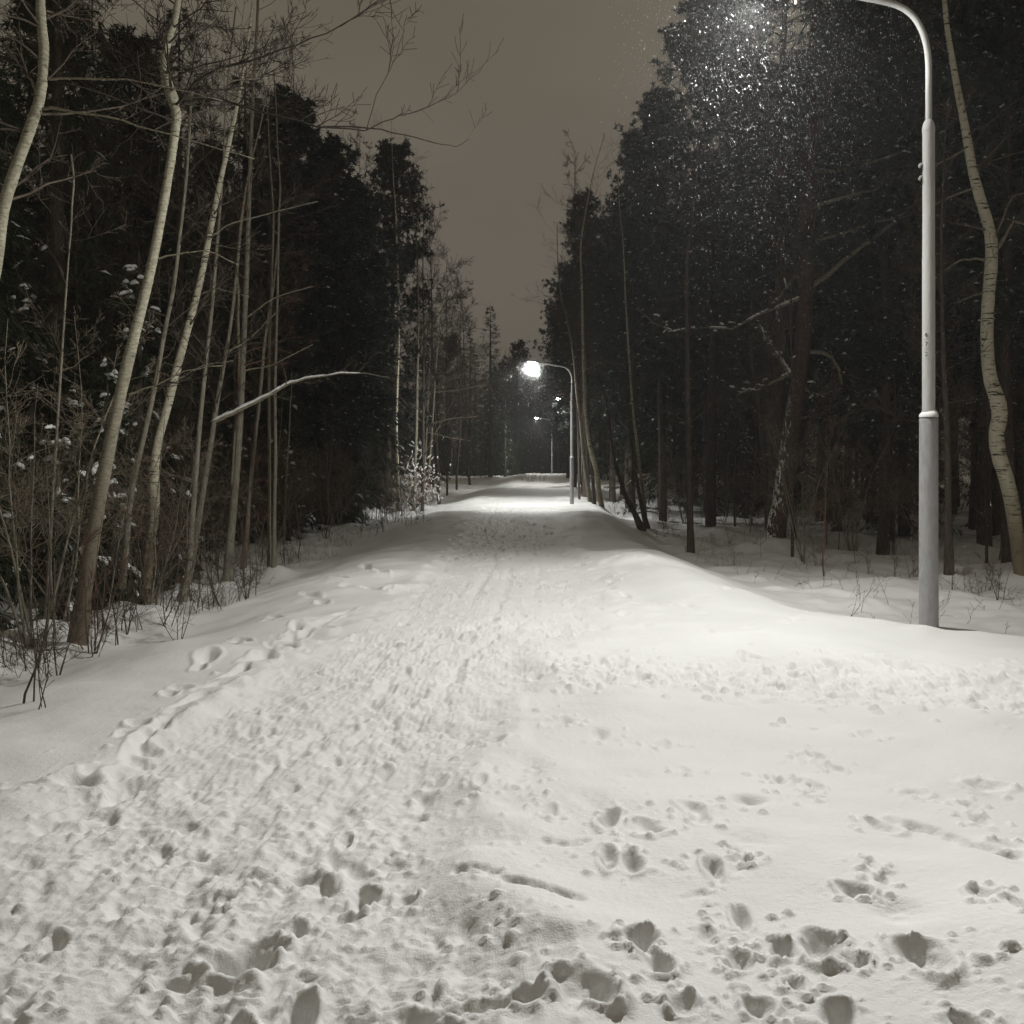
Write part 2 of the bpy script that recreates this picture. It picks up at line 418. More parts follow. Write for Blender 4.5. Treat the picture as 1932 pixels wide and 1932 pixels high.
    # single marks seen in the near snow
    NEAR = [(1107, 1878, 140, 62, .15), (1207, 1791, 93, 38, .10), (1241, 1828, 84, 42, .12), (747, 1618, 60, 22, .07), (687, 1671, 82, 38, .10), (764, 1681, 44, 23, .07),
            (907, 1485, 27, 22, .06), (821, 1478, 42, 19, .06), (934, 1403, 42, 18, .06), (877, 1391, 30, 13, .05), (1037, 1541, 36, 25, .07), (1111, 1518, 56, 30, .03),
            (1147, 1555, 44, 34, .10), (1217, 1575, 76, 30, .08), (1147, 1628, 38, 42, .08), (1194, 1638, 46, 34, .08), (877, 1751, 62, 32, .035), (881, 1821, 50, 46, .04),
            (977, 1475, 40, 26, .05), (1535, 1481, 34, 22, .08), (1461, 1468, 36, 26, .07), (1498, 1468, 26, 14, .06), (1571, 1445, 32, 18, .07), (1501, 1425, 22, 12, .05),
            (1539, 1423, 30, 16, .05), (1525, 1505, 22, 12, .05), (1665, 1558, 57, 27, .09), (1611, 1683, 62, 30, .10), (1661, 1665, 26, 24, .07), (1641, 1645, 18, 22, .05),
            (1345, 1648, 38, 38, .09), (1386, 1621, 29, 19, .06), (1408, 1638, 26, 18, .06), (1388, 1648, 16, 13, .04), (1861, 1478, 92, 20, .07), (1830, 1510, 30, 16, .05),
            (1850, 1540, 36, 22, .05), (1855, 1698, 62, 27, .08), (1925, 1728, 36, 34, .08), (1548, 1785, 112, 52, .13), (1615, 1811, 52, 30, .10), (1745, 1811, 132, 56, .13),
            (1475, 1791, 52, 36, .10), (1391, 1815, 62, 42, .11), (1398, 1731, 32, 50, .10), (1581, 1915, 92, 52, .13), (1821, 1925, 84, 28, .09), (1498, 1855, 44, 30, .09),
            (1415, 1526, 76, 12, .04), (1635, 1390, 29, 13, .05), (1528, 1373, 24, 12, .05), (1728, 1491, 58, 11, .05), (1293, 1448, 26, 16, .05), (1306, 1540, 44, 30, .06),
            (1320, 1560, 40, 30, .06), (467, 1785, 172, 62, .15), (563, 1895, 78, 72, .15), (447, 1918, 92, 46, .12), (107, 1761, 52, 42, .09), (37, 1881, 42, 36, .09),
            (563, 1735, 42, 30, .09), (300, 1585, 72, 14, .05), (240, 1621, 92, 26, .06), (333, 1831, 112, 26, .05), (577, 1638, 90, 19, .06), (493, 1635, 26, 20, .06),
            (427, 1675, 32, 19, .06), (267, 1675, 62, 12, .04), (650, 1572, 30, 36, .09), (150, 1474, 112, 22, .08), (45, 1486, 90, 14, .05), (780, 1905, 150, 34, .09),
            (900, 1895, 110, 24, .07), (1000, 1890, 60, 24, .07), (1290, 1900, 70, 40, .08), (1430, 1900, 60, 40, .08), (1340, 1770, 50, 34, .07), (1060, 1360, 60, 16, .05),
            (1040, 1366, 40, 13, .05), (1250, 1400, 34, 18, .06), (1130, 1382, 30, 14, .04), (1010, 1272, 30, 10, .05), (960, 1520, 60, 18, .03), (1900, 1590, 70, 22, .05)]
    marks = [ppit(n[0], n[1], n[2] * (.78 if n[2] > 80 else .92), n[3] * .85, n[4] * (.6 if n[0] > 700 else .78), ang=rs.uniform(-.25, .25), irregular=.17 + .13 * (n[2] > 70), rim=.32) if n[4] > .041 else ppit(n[0], n[1], n[2] * 1.4, n[3] * 1.4, n[4], rim=0, flat=0) for n in NEAR]
    margin = [(150, 1560), (205, 1500), (245, 1445), (280, 1400), (330, 1352), (400, 1305), (470, 1250), (530, 1208), (590, 1180), (650, 1150)]
    for (x0, y0), (x1, y1) in zip(margin[:-1], margin[1:]):
        for k in range(3):
            t = k / 3 + rs.uniform(0, .25); sc = (y0 - 900) / 500
            ppit(x0 + (x1 - x0) * t + rs.uniform(-14, 14) * sc, y0 + (y1 - y0) * t, rs.uniform(34, 64) * sc, rs.uniform(18, 30) * sc, rs.uniform(.03, .06), rs.uniform(-.6, .6), rim=.25, irregular=.3)
    for (px, py, w, h, d) in [(640, 1700, 150, 60, .03), (950, 1590, 170, 60, .03), (720, 1830, 130, 60, .03), (1000, 1450, 120, 50, .03), (900, 1330, 90, 40, .03), (1180, 1460, 120, 40, .02), (1400, 1600, 160, 60, .03), (1700, 1720, 170, 60, .035), (820, 1760, 60, 40, .03)]:
        ppit(px, py, w, h, d, rim=0, flat=0)
    groove([(868, 1658), (905, 1662), (950, 1680), (985, 1690), (1040, 1700), (1110, 1718)], 24, .085)
    groove([(1030, 1596), (1075, 1600), (1115, 1593)], 15, .06)
    groove([(1290, 1700), (1330, 1690), (1370, 1660)], 16, .04)
    groove([(1690, 1545), (1760, 1560), (1830, 1590), (1932, 1618)], 30, .06)
    groove([(1000, 1890), (860, 1900), (720, 1912), (640, 1908)], 30, .07)
    for k in range(2):
        D[1:-1] = .25 * D[:-2] + .5 * D[1:-1] + .25 * D[2:]; D[:, 1:-1] = .25 * D[:, :-2] + .5 * D[:, 1:-1] + .25 * D[:, 2:]
    D += np.clip(-D / .05, 0, 1) * (.016 * vnoise(X * 26, Y * 26, 81) + .010 * vnoise(X * 55, Y * 55, 82))
    Z += D + U * (1 + D / .06).clip(0, 1)
    # crumbs of snow kicked up
    for i in range(8500):
        yy = 1.9 * (11 / 1.9) ** rs.uniform(0, 1)
        if rs.uniform() < .82:
            xx = float(knots(yy, XC)) + rs.normal(0, .62) * (1.15 if yy < 4 else .95)
        else:
            xx = rs.uniform(0.2, 1.9)
            if yy > 3.4: continue
        r = rs.uniform(.007, .016) if rs.uniform() < .93 else rs.uniform(.016, .034)
        lump(xx, yy, r * (1 + yy * .03), r * rs.uniform(.4, .8), rs.uniform(.6, 1), rs.uniform(0, 3))
    for i in range(1900):      # crumbs on the side path
        xx = rs.uniform(.3, 6.5); c = float(knots(xx, [(-1, 8.0), (0.6, 7.9), (2, 7.6), (4, 7.1), (9, 6.6)]))
        r = rs.uniform(.014, .045); lump(xx, c + rs.normal(0, .45) * (0.8 + .15 * xx), r, r * rs.uniform(.5, .9), rs.uniform(.6, 1), rs.uniform(0, 3))
    for (mx, my, mr) in marks:
        for k in range(14):
            t = rs.uniform(0, 6.28); d = mr * rs.uniform(1.0, 1.9); r = rs.uniform(.006, .022)
            lump(mx + math.cos(t) * d, my + math.sin(t) * d, r, r * .9, rs.uniform(.6, 1))
    for (px, py, r) in [(480, 1826, .04), (462, 1812, .03), (490, 1842, .025), (465, 1850, .022), (660, 1772, .022), (520, 1790, .035), (500, 1830, .022)]:
        Yg = F * EYE / (py - HY); lump((px - CX) / F * Yg, Yg, r, r * .8, .8)
    Z += LU
    for (mx, my, mr, mh) in MOUNDS:
        w = window(mx, my, mr * 2.4)
        d = np.hypot(X[w] - mx, Y[w] - my) / mr
        Z[w] += mh * np.exp(-d * d * 1.4)

    nx, ny = len(xs), len(ys)
    me = bpy.data.meshes.new('ground')
    co = np.stack([X, Y, Z], -1).astype(np.float32).reshape(-1)
    me.vertices.add(nx * ny); me.vertices.foreach_set('co', co)
    idx = np.arange(nx * ny, dtype=np.int32).reshape(ny, nx)
    q = np.stack([idx[:-1, :-1], idx[:-1, 1:], idx[1:, 1:], idx[1:, :-1]], -1).reshape(-1)
    nf = (nx - 1) * (ny - 1)
    me.loops.add(nf * 4); me.loops.foreach_set('vertex_index', q)
    me.polygons.add(nf); me.polygons.foreach_set('loop_start', np.arange(nf, dtype=np.int32) * 4)
    me.polygons.foreach_set('use_smooth', np.ones(nf, bool))
    me.update(calc_edges=True)
    me.materials.append(M['ground'])
    o = obj('ground', me); o['kind'] = 'structure'
    global GX, GY, GZ
    GX, GY, GZ = xs, ys, Z

def gz(x, y):
    i = int(np.clip(np.searchsorted(GX, x), 0, len(GX) - 1)); j = int(np.clip(np.searchsorted(GY, y), 0, len(GY) - 1))
    return float(GZ[j, i])

# ------------------------------------------------------------------ tree makers
def rvec(rng, s=1.0):
    return Vector((rng.gauss(0, s), rng.gauss(0, s), rng.gauss(0, s)))

def limb(mb, p, d, L, r, rng, level, cfg, depth=0):
    """a bending limb with side shoots; level counts down to the finest twigs"""
    n = cfg['seg'][min(depth, len(cfg['seg']) - 1)]
    pts = [p.copy()]; rad = [r]; step = L / n
    for i in range(n):
        d = (d + rvec(rng, cfg['wig']) + Vector((0, 0, cfg['trop'] * (1 if depth else .4)))).normalized()
        p = p + d * step; pts.append(p.copy()); rad.append(max(cfg['rmin'], r * (1 - 0.85 * (i + 1) / n)))
    mb.tube(pts, rad, cfg['sides'][min(depth, len(cfg['sides']) - 1)], False)
    if level <= 0: return
    k = cfg['kids'][min(depth, len(cfg['kids']) - 1)]
    for c in range(k):
        t = rng.uniform(.18, 1.0) * n; i = min(n - 1, int(t)); f = t - i
        q = pts[i].lerp(pts[i + 1], f); ax = (pts[i + 1] - pts[i]).normalized()
        o = ax.orthogonal().normalized(); o.rotate(Matrix.Rotation(rng.uniform(0, 6.28), 3, ax))
        a = rng.uniform(*cfg['angle'])
        dd = (ax * math.cos(a) + o * math.sin(a)).normalized()
        limb(mb, q, dd, L * rng.uniform(.28, .55) * (1.1 - .45 * t / n), max(cfg['rmin'], rad[i] * .55), rng, level - 1, cfg, depth + 1)

CFG = dict(seg=[6, 4, 3], wig=.12, trop=.05, rmin=.0045, sides=[5, 4, 3], kids=[7, 4, 2], angle=(.45, 1.0))

def bare_tree(seed, H, r, nb=24, z0=.22, spread=.28, trunk_mat='greybark', cfg=None, up=.55, name='bare_tree'):
    rng = random.Random(seed); cfg = dict(CFG, **(cfg or {}))
    t = MB(); pts = []; rad = []; x = y = 0.0; lx = rng.uniform(-.03, .03); ly = rng.uniform(-.03, .03)
    n = 14
    for i in range(n + 1):
        z = -.3 + (H + .3) * i / n
        pts.append(Vector((x, y, z))); rad.append(max(.012, r * (1.12 if i == 0 else 1) * (1 - .93 * i / n)))
        x += lx * H / n + rng.gauss(0, .035); y += ly * H / n + rng.gauss(0, .035)
    t.tube(pts, rad, 8)
    c = MB()
    for b in range(nb):
        f = z0 + (1 - z0) * (b + rng.random()) / nb; f = min(f, .985)
        i = min(n - 1, int(f * n)); q = pts[i].lerp(pts[i + 1], f * n - i)
        az = rng.uniform(0, 6.28); e = up + rng.uniform(-.25, .35)
        d = Vector((math.cos(az) * math.cos(e), math.sin(az) * math.cos(e), math.sin(e)))
        L = H * spread * (1.15 - .85 * f) * rng.uniform(.6, 1.15) + .3
        limb(c, q, d, L, max(cfg['rmin'], rad[i] * .42), rng, 2, cfg, 0)
    return t.mesh(name + '_trunk', M[trunk_mat]), c.mesh(name + '_crown', M['twig'])

def blade(mb, p, d, L, w, rng, droop=.3):
    s = d.cross(Vector((rng.gauss(0, .5), rng.gauss(0, .5), 1)))
    s = s.normalized() if s.length > 1e-6 else Vector((1, 0, 0))
    m = p + d * (L * .55) - Vector((0, 0, droop * L * .12)); e = p + d * L - Vector((0, 0, droop * L * .5))
    o = len(mb.v)
    mb.v += [p - s * w * .35, p + s * w * .35, m + s * w * .5, m - s * w * .5, e]
    mb.f += [(o, o + 1, o + 2, o + 3), (o + 3, o + 2, o + 4)]

def spruce(seed, H, R, z0=.06, whorl=.36, snow=.25, dens=1.0, near=False, name='spruce', mat='needle'):
    rng = random.Random(seed); t = MB(); c = MB(); s = MB()
    t.tube([Vector((0, 0, -.3)), Vector((0, 0, H * .3)), Vector((0, 0, H * .7)), Vector((0, 0, H))], [R * .075 + .02, R * .06 + .02, R * .03 + .012, .01], 7)
    z = H * z0
    while z < H * .985:
        f = z / H; L0 = R * (1 - f) ** .82 * (.55 + .45 * min(1, f / .15)) + .12
        for b in range(max(4, int((6 if f < .8 else 5) * dens))):
            az = rng.uniform(0, 6.28); L = L0 * rng.uniform(.55, 1.15)
            d = Vector((math.cos(az), math.sin(az), .35 - .75 * (1 - f) + rng.gauss(0, .12))).normalized()
            p = Vector((0, 0, z + rng.uniform(-.1, .1))); n = max(3, int(L / (.075 if near else .24))); st = L / n
            pts = [p.copy()]
            for i in range(n):
                d = (d + Vector((0, 0, (-.10 if i < n * .6 else .14))) + rvec(rng, .03)).normalized()
                p = p + d * st; pts.append(p.copy())
                if i < n * .15: continue
                g = (i + 1) / n
                for sgn in (-1, 1):
                    sd = Vector((-math.sin(az), math.cos(az), 0)) * sgn
                    for k in range(4 if near else 5):
                        dd = (d * rng.uniform(.4, 1) + sd * rng.uniform(.4, 1.0) + Vector((0, 0, rng.uniform(-.75, .1)))).normalized()
                        if near: blade(c, p + rvec(rng, .03), dd, rng.uniform(.07, .17), .018, rng, .4)
                        else: blade(c, p + dd * rng.uniform(0, .12 + .18 * L * (1.05 - g)), dd, rng.uniform(.12, .28), .027, rng, .55)
                blade(c, p, (d + Vector((0, 0, -.4)) + rvec(rng, .25)).normalized(), .22, .04 if not near else .02, rng, .8)
            c.tube([pts[0], pts[n // 2], pts[-1]], [.014, .010, .004], 3, False)
            if rng.random() < snow * (1.5 if near else 1):
                i = rng.randint(max(1, n // 2), n)
                ax = (pts[i] - pts[i - 1]).normalized()
                if near:
                    for q in range(rng.choice((1, 1, 2, 3))):
                        i = rng.randint(max(1, n // 3), n); ax = (pts[i] - pts[i - 1]).normalized()
                        s.blob(pts[i] + Vector((0, 0, .035)) + rvec(rng, .02), (ax + Vector((0, 0, rng.uniform(-.3, .2)))).normalized(), rng.uniform(.04, .10), rng.uniform(.03, .06), rng.uniform(.03, .065), rng, 9, 6, .5)
                else:
                    s.octa(pts[i] + Vector((0, 0, .04)), ax, Vector((0, 0, 1)), rng.uniform(.07, .18), rng.uniform(.04, .09), rng.uniform(.03, .06), .06)
        z += whorl * rng.uniform(.75, 1.25) * (1.1 - .5 * f)
    blade(c, Vector((0, 0, H - .1)), Vector((0, 0, 1)), .5, .07, rng, 0)
    return t.mesh(name + '_trunk', M['darkbark']), c.mesh(name + '_crown', M[mat], False), s.mesh(name + '_snow', M['snow'])

def pine(seed, H, R, z0=.35, limbs=62, clumps=13, snow=.3, lean=0.0, name='pine', rtop=.6):
    rng = random.Random(seed); t = MB(); c = MB(); s = MB()
    pts = []; rad = []; n = 10; x = y = 0.0
    for i in range(n + 1):
        z = -.3 + (H + .3) * i / n
        pts.append(Vector((x, y, z))); rad.append(.02 + H * .0105 * (1 - .92 * i / n))
        x += lean * H / n + rng.gauss(0, .05); y += rng.gauss(0, .05)
    t.tube(pts, rad, 8)
    for b in range(limbs):
        f = z0 + (1 - z0) * ((b + rng.random()) / limbs) ** .9; f = min(f, .99)
        i = min(n - 1, int(f * n)); q = pts[i].lerp(pts[i + 1], f * n - i)
        g = (f - z0) / (1 - z0)
        L = R * (math.sin(math.pi * min(1, .22 + .75 * g)) ** rtop) * rng.uniform(.55, 1.12) + .25
        az = rng.uniform(0, 6.28); e = -.12 + .75 * g + rng.gauss(0, .15)
        d = Vector((math.cos(az) * math.cos(e), math.sin(az) * math.cos(e), math.sin(e)))
        lp = [q]; p = q.copy()
        for k in range(5):
            d = (d + Vector((0, 0, .07)) + rvec(rng, .09)).normalized(); p = p + d * (L / 5); lp.append(p.copy())
        c.tube(lp, [max(.008, rad[i] * .3), .025, .02, .015, .01, .006], 4, False)
        for k in range(clumps):
            tt = rng.uniform(.3, 1.0) * 5; j = min(4, int(tt)); o = lp[j].lerp(lp[j + 1], tt - j)
            o = o + rvec(rng, .12 + .06 * L) * (1.0 if tt < 4.6 else .35)
            for w in range(24):
                dd = rvec(rng, 1.0); dd.z = dd.z * .8 + .45; dd = dd.normalized()
                blade(c, o, dd, rng.uniform(.10, .24), .036, rng, .25)
            if rng.random() < snow:
                s.octa(o + Vector((0, 0, .10)), Vector((math.cos(az), math.sin(az), rng.uniform(-.3, .2))).normalized(), Vector((0, 0, 1)), rng.uniform(.05, .12), rng.uniform(.04, .08), rng.uniform(.025, .05), .03)
    for b in range(14):      # dead snags below the crown
        f = rng.uniform(.12, z0); i = min(n - 1, int(f * n)); q = pts[i].lerp(pts[i + 1], f * n - i); az = rng.uniform(0, 6.28)
        limb(c, q, Vector((math.cos(az), math.sin(az), rng.uniform(-.1, .4))).normalized(), rng.uniform(.4, 1.5), .014, rng, 1, CFG, 0)
    return t.mesh(name + '_trunk', M['darkbark']), c.mesh(name + '_crown', M['pineneedle'], False), s.mesh(name + '_snow', M['snow'])

def young(seed, H, name='sapling', k=8, mat='twig', stems=1, wig=.09, lev=1):
    rng = random.Random(seed); t = MB(); c = MB()
    cfg = dict(CFG, rmin=.0028, wig=.15, kids=[6, 3, 1], seg=[6, 3, 2], sides=[4, 3, 3])
    for sidx in range(stems):
        pts = []; rad = []; n = 9
        p = Vector((rng.uniform(-.1, .1), rng.uniform(-.1, .1), -.2)) if stems > 1 else Vector((0, 0, -.2))
        d = Vector((rng.gauss(0, .22), rng.gauss(0, .22), 1)).normalized() if stems > 1 else Vector((rng.gauss(0, .08), rng.gauss(0, .08), 1)).normalized()
        h = H * rng.uniform(.45, 1.05)
        for i in range(n + 1):
            pts.append(p.copy()); rad.append(max(.0032, (.004 + h * .0042) * (1 - .88 * i / n)))
            d = (d + rvec(rng, wig) * .5 + Vector((0, 0, .03))).normalized(); p = p + d * ((h + .2) / n)
        t.tube(pts, rad, 5)
        for b in range(k):
            f = rng.uniform(.25, .97); i = min(n - 1, int(f * n)); q = pts[i].lerp(pts[i + 1], f * n - i)
            az = rng.uniform(0, 6.28)
            dd = Vector((math.cos(az), math.sin(az), rng.uniform(.3, 1.3))).normalized()
            limb(c, q, dd, H * rng.uniform(.12, .36) * (1.2 - f) + .12, rad[i] * .5, rng, lev, cfg, 0)
    return t.mesh(name + '_trunk', M[mat]), c.mesh(name + '_crown', M[{'twigred': 'twigred', 'greybark': 'greytwig'}.get(mat, 'twig')])

PARTS = ('trunk', 'crown', 'snow')
class Kind:
    """first use links the parts, later uses copy the thing and its parts"""
    def __init__(s, meshes, name, cat): s.m = meshes; s.name = name; s.cat = cat; s.root = None
    def put(s, x, y, label, group=None, rz=None, sc=1.0, tilt=(0, 0), z=None):
        zz = gz(x, y) if z is None else z
        rz = RNG.uniform(0, 6.28) if rz is None else rz
        if s.root is None:
            r = thing(s.name, label, s.cat, (x, y, zz), rz, sc, group); r.rotation_euler = (tilt[0], tilt[1], rz)
            for pn, me in zip(PARTS, s.m):
                o = obj(pn, me, r)
                if pn == 'snow': o['kind'] = 'stuff'
            s.root = r; return r
        r = copy_thing(s.root, (x, y, zz), rz, sc, label, group, tilt)
        if not group and 'group' in r: del r['group']
        return r

# ------------------------------------------------------------------ trees traced one by one
HAND = []
MOUNDS.append((3.9, 9.74, .24, .06))
WS = 1.0
def hand_tree(name, label, trunk, mat, branches=(), extra=0, ext=0.0, Y=None, seed=1, group=None, cat='tree', mound=(.4, .12), bmat='twig', nsub=5, zr=(.35, 1), blen=1.2, dy=0.0, snowy=(), cfg=None):
    """trunk: list of (px, py, width px) from foot to top, set at its own distance"""
    trunk = [(a, b, w * WS) for a, b, w in trunk]
    branches = [[(p[0], p[1], p[2] * min(1, WS + .08)) + tuple(p[3:]) for p in br] for br in branches]
    if Y is None: x, Y, z = ground_at(trunk[0][0], trunk[0][1])
    HAND.append(dict(name=name, label=label, trunk=trunk, mat=mat, branches=branches, extra=extra, ext=ext, Y=Y, seed=seed, group=group, cat=cat,
                     bmat=bmat, nsub=nsub, zr=zr, blen=blen, dy=dy, snowy=snowy, cfg=cfg))
    MOUNDS.append(((trunk[0][0] - CX) / F * Y, Y, mound[0], mound[1]))

def build_hand():
    for h in HAND:
        rng = random.Random(h['seed']); Y = h['Y']; tr = h['trunk']
        foot = P(tr[0][0], tr[0][1], Y)
        root = thing(h['name'], h['label'], h['cat'], foot, 0, 1, h['group'])
        n = len(tr)
        ctrl = [(P(a, b, Y + h['dy'] * i / max(1, n - 1)) - foot, w / 2 * Y / F) for i, (a, b, w) in enumerate(tr)]
        below = ctrl[0][0] + (ctrl[0][0] - ctrl[1][0]).normalized() * .45
        ctrl = [(below, ctrl[0][1] * 1.45), (ctrl[0][0], ctrl[0][1] * 1.22)] + ctrl[1:]
        if h['ext']:
            d = (ctrl[-1][0] - ctrl[-2][0]).normalized(); p, r = ctrl[-1]
            for k in range(1, 5):
                d = (d + rvec(rng, .06) + Vector((0, 0, .05))).normalized()
                p = p + d * (h['ext'] / 4); ctrl.append((p.copy(), max(.012, r * (1 - .22 * k))))
        # smooth the control points
        pts = []; rad = []
        for i in range(len(ctrl) - 1):
            p0 = ctrl[max(0, i - 1)][0]; p1 = ctrl[i][0]; p2 = ctrl[i + 1][0]; p3 = ctrl[min(len(ctrl) - 1, i + 2)][0]
            for k in range(4):
                t = k / 4
                q = .5 * ((2 * p1) + (p2 - p0) * t + (2 * p0 - 5 * p1 + 4 * p2 - p3) * t * t + (3 * p1 - p0 - 3 * p2 + p3) * t ** 3)
                pts.append(q); rad.append((ctrl[i][1] * (1 - t) + ctrl[i + 1][1] * t) * (1 + rng.uniform(-.035, .035)))
        pts.append(ctrl[-1][0]); rad.append(ctrl[-1][1])
        mb = MB(); mb.tube(pts, rad, 14 if rad[2] > .05 else 9)
        obj('trunk', mb.mesh(h['name'] + '_trunk', M[h['mat']]), root)
        nd = MB(); c = MB(); s = MB(); cfg = dict(CFG, rmin=.0032, wig=.12, kids=[5, 3, 1], seg=[5, 4, 3], **(h['cfg'] or {}))
        big = MB()
        for bi, br in enumerate(h['branches']):
            bp = [P(a, b, Y + (br[0][3] if len(br[0]) > 3 else 0) * i / len(br)) - foot for i, (a, b, *w) in enumerate(br)]
            fine = []; wd = []
            for i in range(len(bp) - 1):
                for k in range(3):
                    t = k / 3; fine.append(bp[i].lerp(bp[i + 1], t) + rvec(rng, .006)); wd.append((br[i][2] * (1 - t) + br[i + 1][2] * t) / 2 * Y / F)
            fine.append(bp[-1]); wd.append(br[-1][2] / 2 * Y / F)
            wd = [max(.003, w) for w in wd]
            big = MB(); big.tube(fine, wd, 6)
            obj('limb', big.mesh(h['name'] + '_limb', M['greybark' if h['mat'] == 'birch' else 'litlimb' if h['mat'] == 'pinebark' else 'shadelimb' if any(q[0] > 560 and q[1] < 330 for q in br) else 'litlimb']), root)  # limbs reaching over the sky get the painted-shade bark, others the painted-lit one
            for k in range(h['nsub']):
                i = rng.randint(len(fine) // 3, len(fine) - 2); ax = (fine[i + 1] - fine[i]).normalized()
                o = ax.orthogonal().normalized(); o.rotate(Matrix.Rotation(rng.uniform(0, 6.28), 3, ax)); a = rng.uniform(.4, .9)
                limb(c, fine[i], (ax * math.cos(a) + o * math.sin(a) + Vector((0, 0, .25))).normalized(), rng.uniform(.15, .5) * h['blen'], wd[i] * .6, rng, 1, cfg, 0)
            if h['mat'] == 'pinebark' and bi > 1:
                for i in range(len(fine) // 3, len(fine)):
                    for k in range(rng.choice((0, 1, 2, 3))):
                        q = fine[i] + rvec(rng, .12)
                        for w in range(16):
                            dd = rvec(rng, 1.0); dd.z += .3; blade(nd, q, dd.normalized(), rng.uniform(.08, .18), .018, rng, .3)
                        if rng.random() < .4: s.blob(q + Vector((0, 0, .07)), (rvec(rng, 1) * Vector((1, 1, .3))).normalized(), rng.uniform(.04, .12), rng.uniform(.03, .07), rng.uniform(.02, .05), rng, 7, 5, .4)
            if bi in h['snowy']:
                for i in range(len(fine) - 1):
                    if rng.random() < (.93 if h['mat'] != 'pinebark' else .5) and i < len(fine) * .8:
                        s.blob(fine[i].lerp(fine[i + 1], .5) + Vector((0, 0, wd[i] * .9)), (fine[i + 1] - fine[i]).normalized(), (fine[i + 1] - fine[i]).length * 1.05, wd[i] * 1.25 + .006, wd[i] * .9 + .008, rng, 7, 5, 0)
        L = len(pts)
        for k in range(h['extra']):
            i = int(rng.uniform(h['zr'][0], h['zr'][1]) * (L - 2)); az = rng.uniform(0, 6.28); e = rng.uniform(.1, .9)
            limb(c, pts[i], Vector((math.cos(az) * math.cos(e), math.sin(az) * math.cos(e), math.sin(e))), rng.uniform(.5, 1.2) * h['blen'], max(.004, rad[i] * .28), rng, 2, cfg, 0)
        if nd.v: obj('needles', nd.mesh(h['name'] + '_needles', M['pineneedle'], False), root)
        if c.v: obj('crown', c.mesh(h['name'] + '_crown', M[h['bmat']]), root)
        if s.v: obj('snow', s.mesh(h['name'] + '_snow', M['snow']), root)['kind'] = 'stuff'

# --- left edge of the path
WS = .68
hand_tree('aspen_tree', 'thick smooth pale aspen nearest the left edge, trunk leaving the frame halfway up',
          [(-75, 1260, 44), (-60, 900, 40), (-30, 620, 36), (-8, 500, 34), (5, 400, 33), (27, 325, 32), (54, 250, 31), (76, 180, 29), (83, 100, 27), (78, 40, 26), (76, -20, 25)], 'aspen',
          [[(74, 205, 9), (110, 206, 7), (200, 222, 5), (290, 245, 4), (390, 275, 3), (480, 300, 2)],
           [(80, 150, 7), (115, 148, 6), (240, 150, 4), (330, 168, 3), (420, 190, 2)],
           [(70, 172, 8), (55, 145, 6), (40, 100, 4), (36, 40, 3)]], extra=24, ext=4, seed=3, blen=1.5)
hand_tree('aspen_tree', 'tall leaning aspen with a swollen snowy fork, standing nearest the path on the left',
          [(146, 1217, 47), (160, 1110, 42), (180, 985, 38), (205, 850, 35), (236, 705, 32), (262, 600, 28), (284, 510, 26), (303, 415, 25), (318, 330, 24), (330, 250, 24), (333, 215, 26),
           (325, 185, 34), (316, 155, 26), (310, 115, 22), (318, 75, 20), (330, 35, 18), (338, -10, 17)], 'aspen',
          [[(338, 196, 14), (352, 180, 9), (372, 152, 8), (412, 131, 7), (470, 115, 6), (560, 84, 4), (640, 50, 3), (720, 0, 2, 0)],
           [(336, 205, 13), (350, 194, 9), (376, 187, 8), (420, 189, 7), (500, 212, 6), (600, 238, 5), (700, 240, 4), (760, 255, 3.4), (820, 270, 3), (862, 277, 2.4), (888, 262, 1.8)],
           [(600, 238, 4), (690, 246, 3.4), (740, 222, 3), (790, 208, 2.6), (838, 188, 2.2), (862, 176, 1.8), (866, 152, 1.3)],
           [(412, 131, 6), (440, 152, 4), (470, 150, 3), (505, 146, 2)],
           [(285, 490, 6), (330, 480, 4), (385, 472, 3), (450, 500, 2)],
           [(243, 745, 7), (290, 728, 4), (350, 700, 3), (420, 690, 2)],
           [(640, 50, 3), (690, 20, 2.6), (720, -5, 2)],
           [(690, 246, 2.6), (710, 180, 2.2), (742, 120, 1.8), (762, 60, 1.5), (768, 28, 1.2)]], extra=39, ext=4.5, seed=4, zr=(.45, 1), blen=1.4, snowy=(), mound=(.42, .14), nsub=7, bmat='shadetwig')
WS = .60
hand_tree('birch_tree', 'slim leaning birch with torn orange wood at its foot',
          [(270, 1138, 38), (277, 1080, 36), (282, 1030, 32), (290, 980, 30), (291, 930, 34), (292, 880, 27), (299, 830, 25), (318, 760, 26), (338, 680, 25), (360, 600, 22), (378, 530, 20), (398, 430, 18),
           (414, 350, 16), (430, 280, 14), (444, 215, 12), (458, 140, 10), (470, 60, 9), (478, -10, 8)], 'birch',
          [[(397, 446, 5), (440, 420, 4), (520, 400, 3), (600, 380, 2)], [(366, 560, 5), (410, 545, 3), (470, 560, 2)], [(330, 720, 5), (380, 690, 3), (440, 680, 2)]],
          extra=24, ext=3, seed=5, zr=(.45, 1))
hand_tree('bare_tree', 'thin shaded grey trunk between the two leaning pale trunks',
          [(236, 1050, 18), (248, 930, 17), (270, 830, 16), (290, 740, 15), (312, 620, 13), (328, 540, 12), (340, 440, 10), (352, 330, 9), (360, 200, 8)], 'greybark', extra=15, ext=3, Y=14.5, seed=6, zr=(.3, 1))
WS = .72
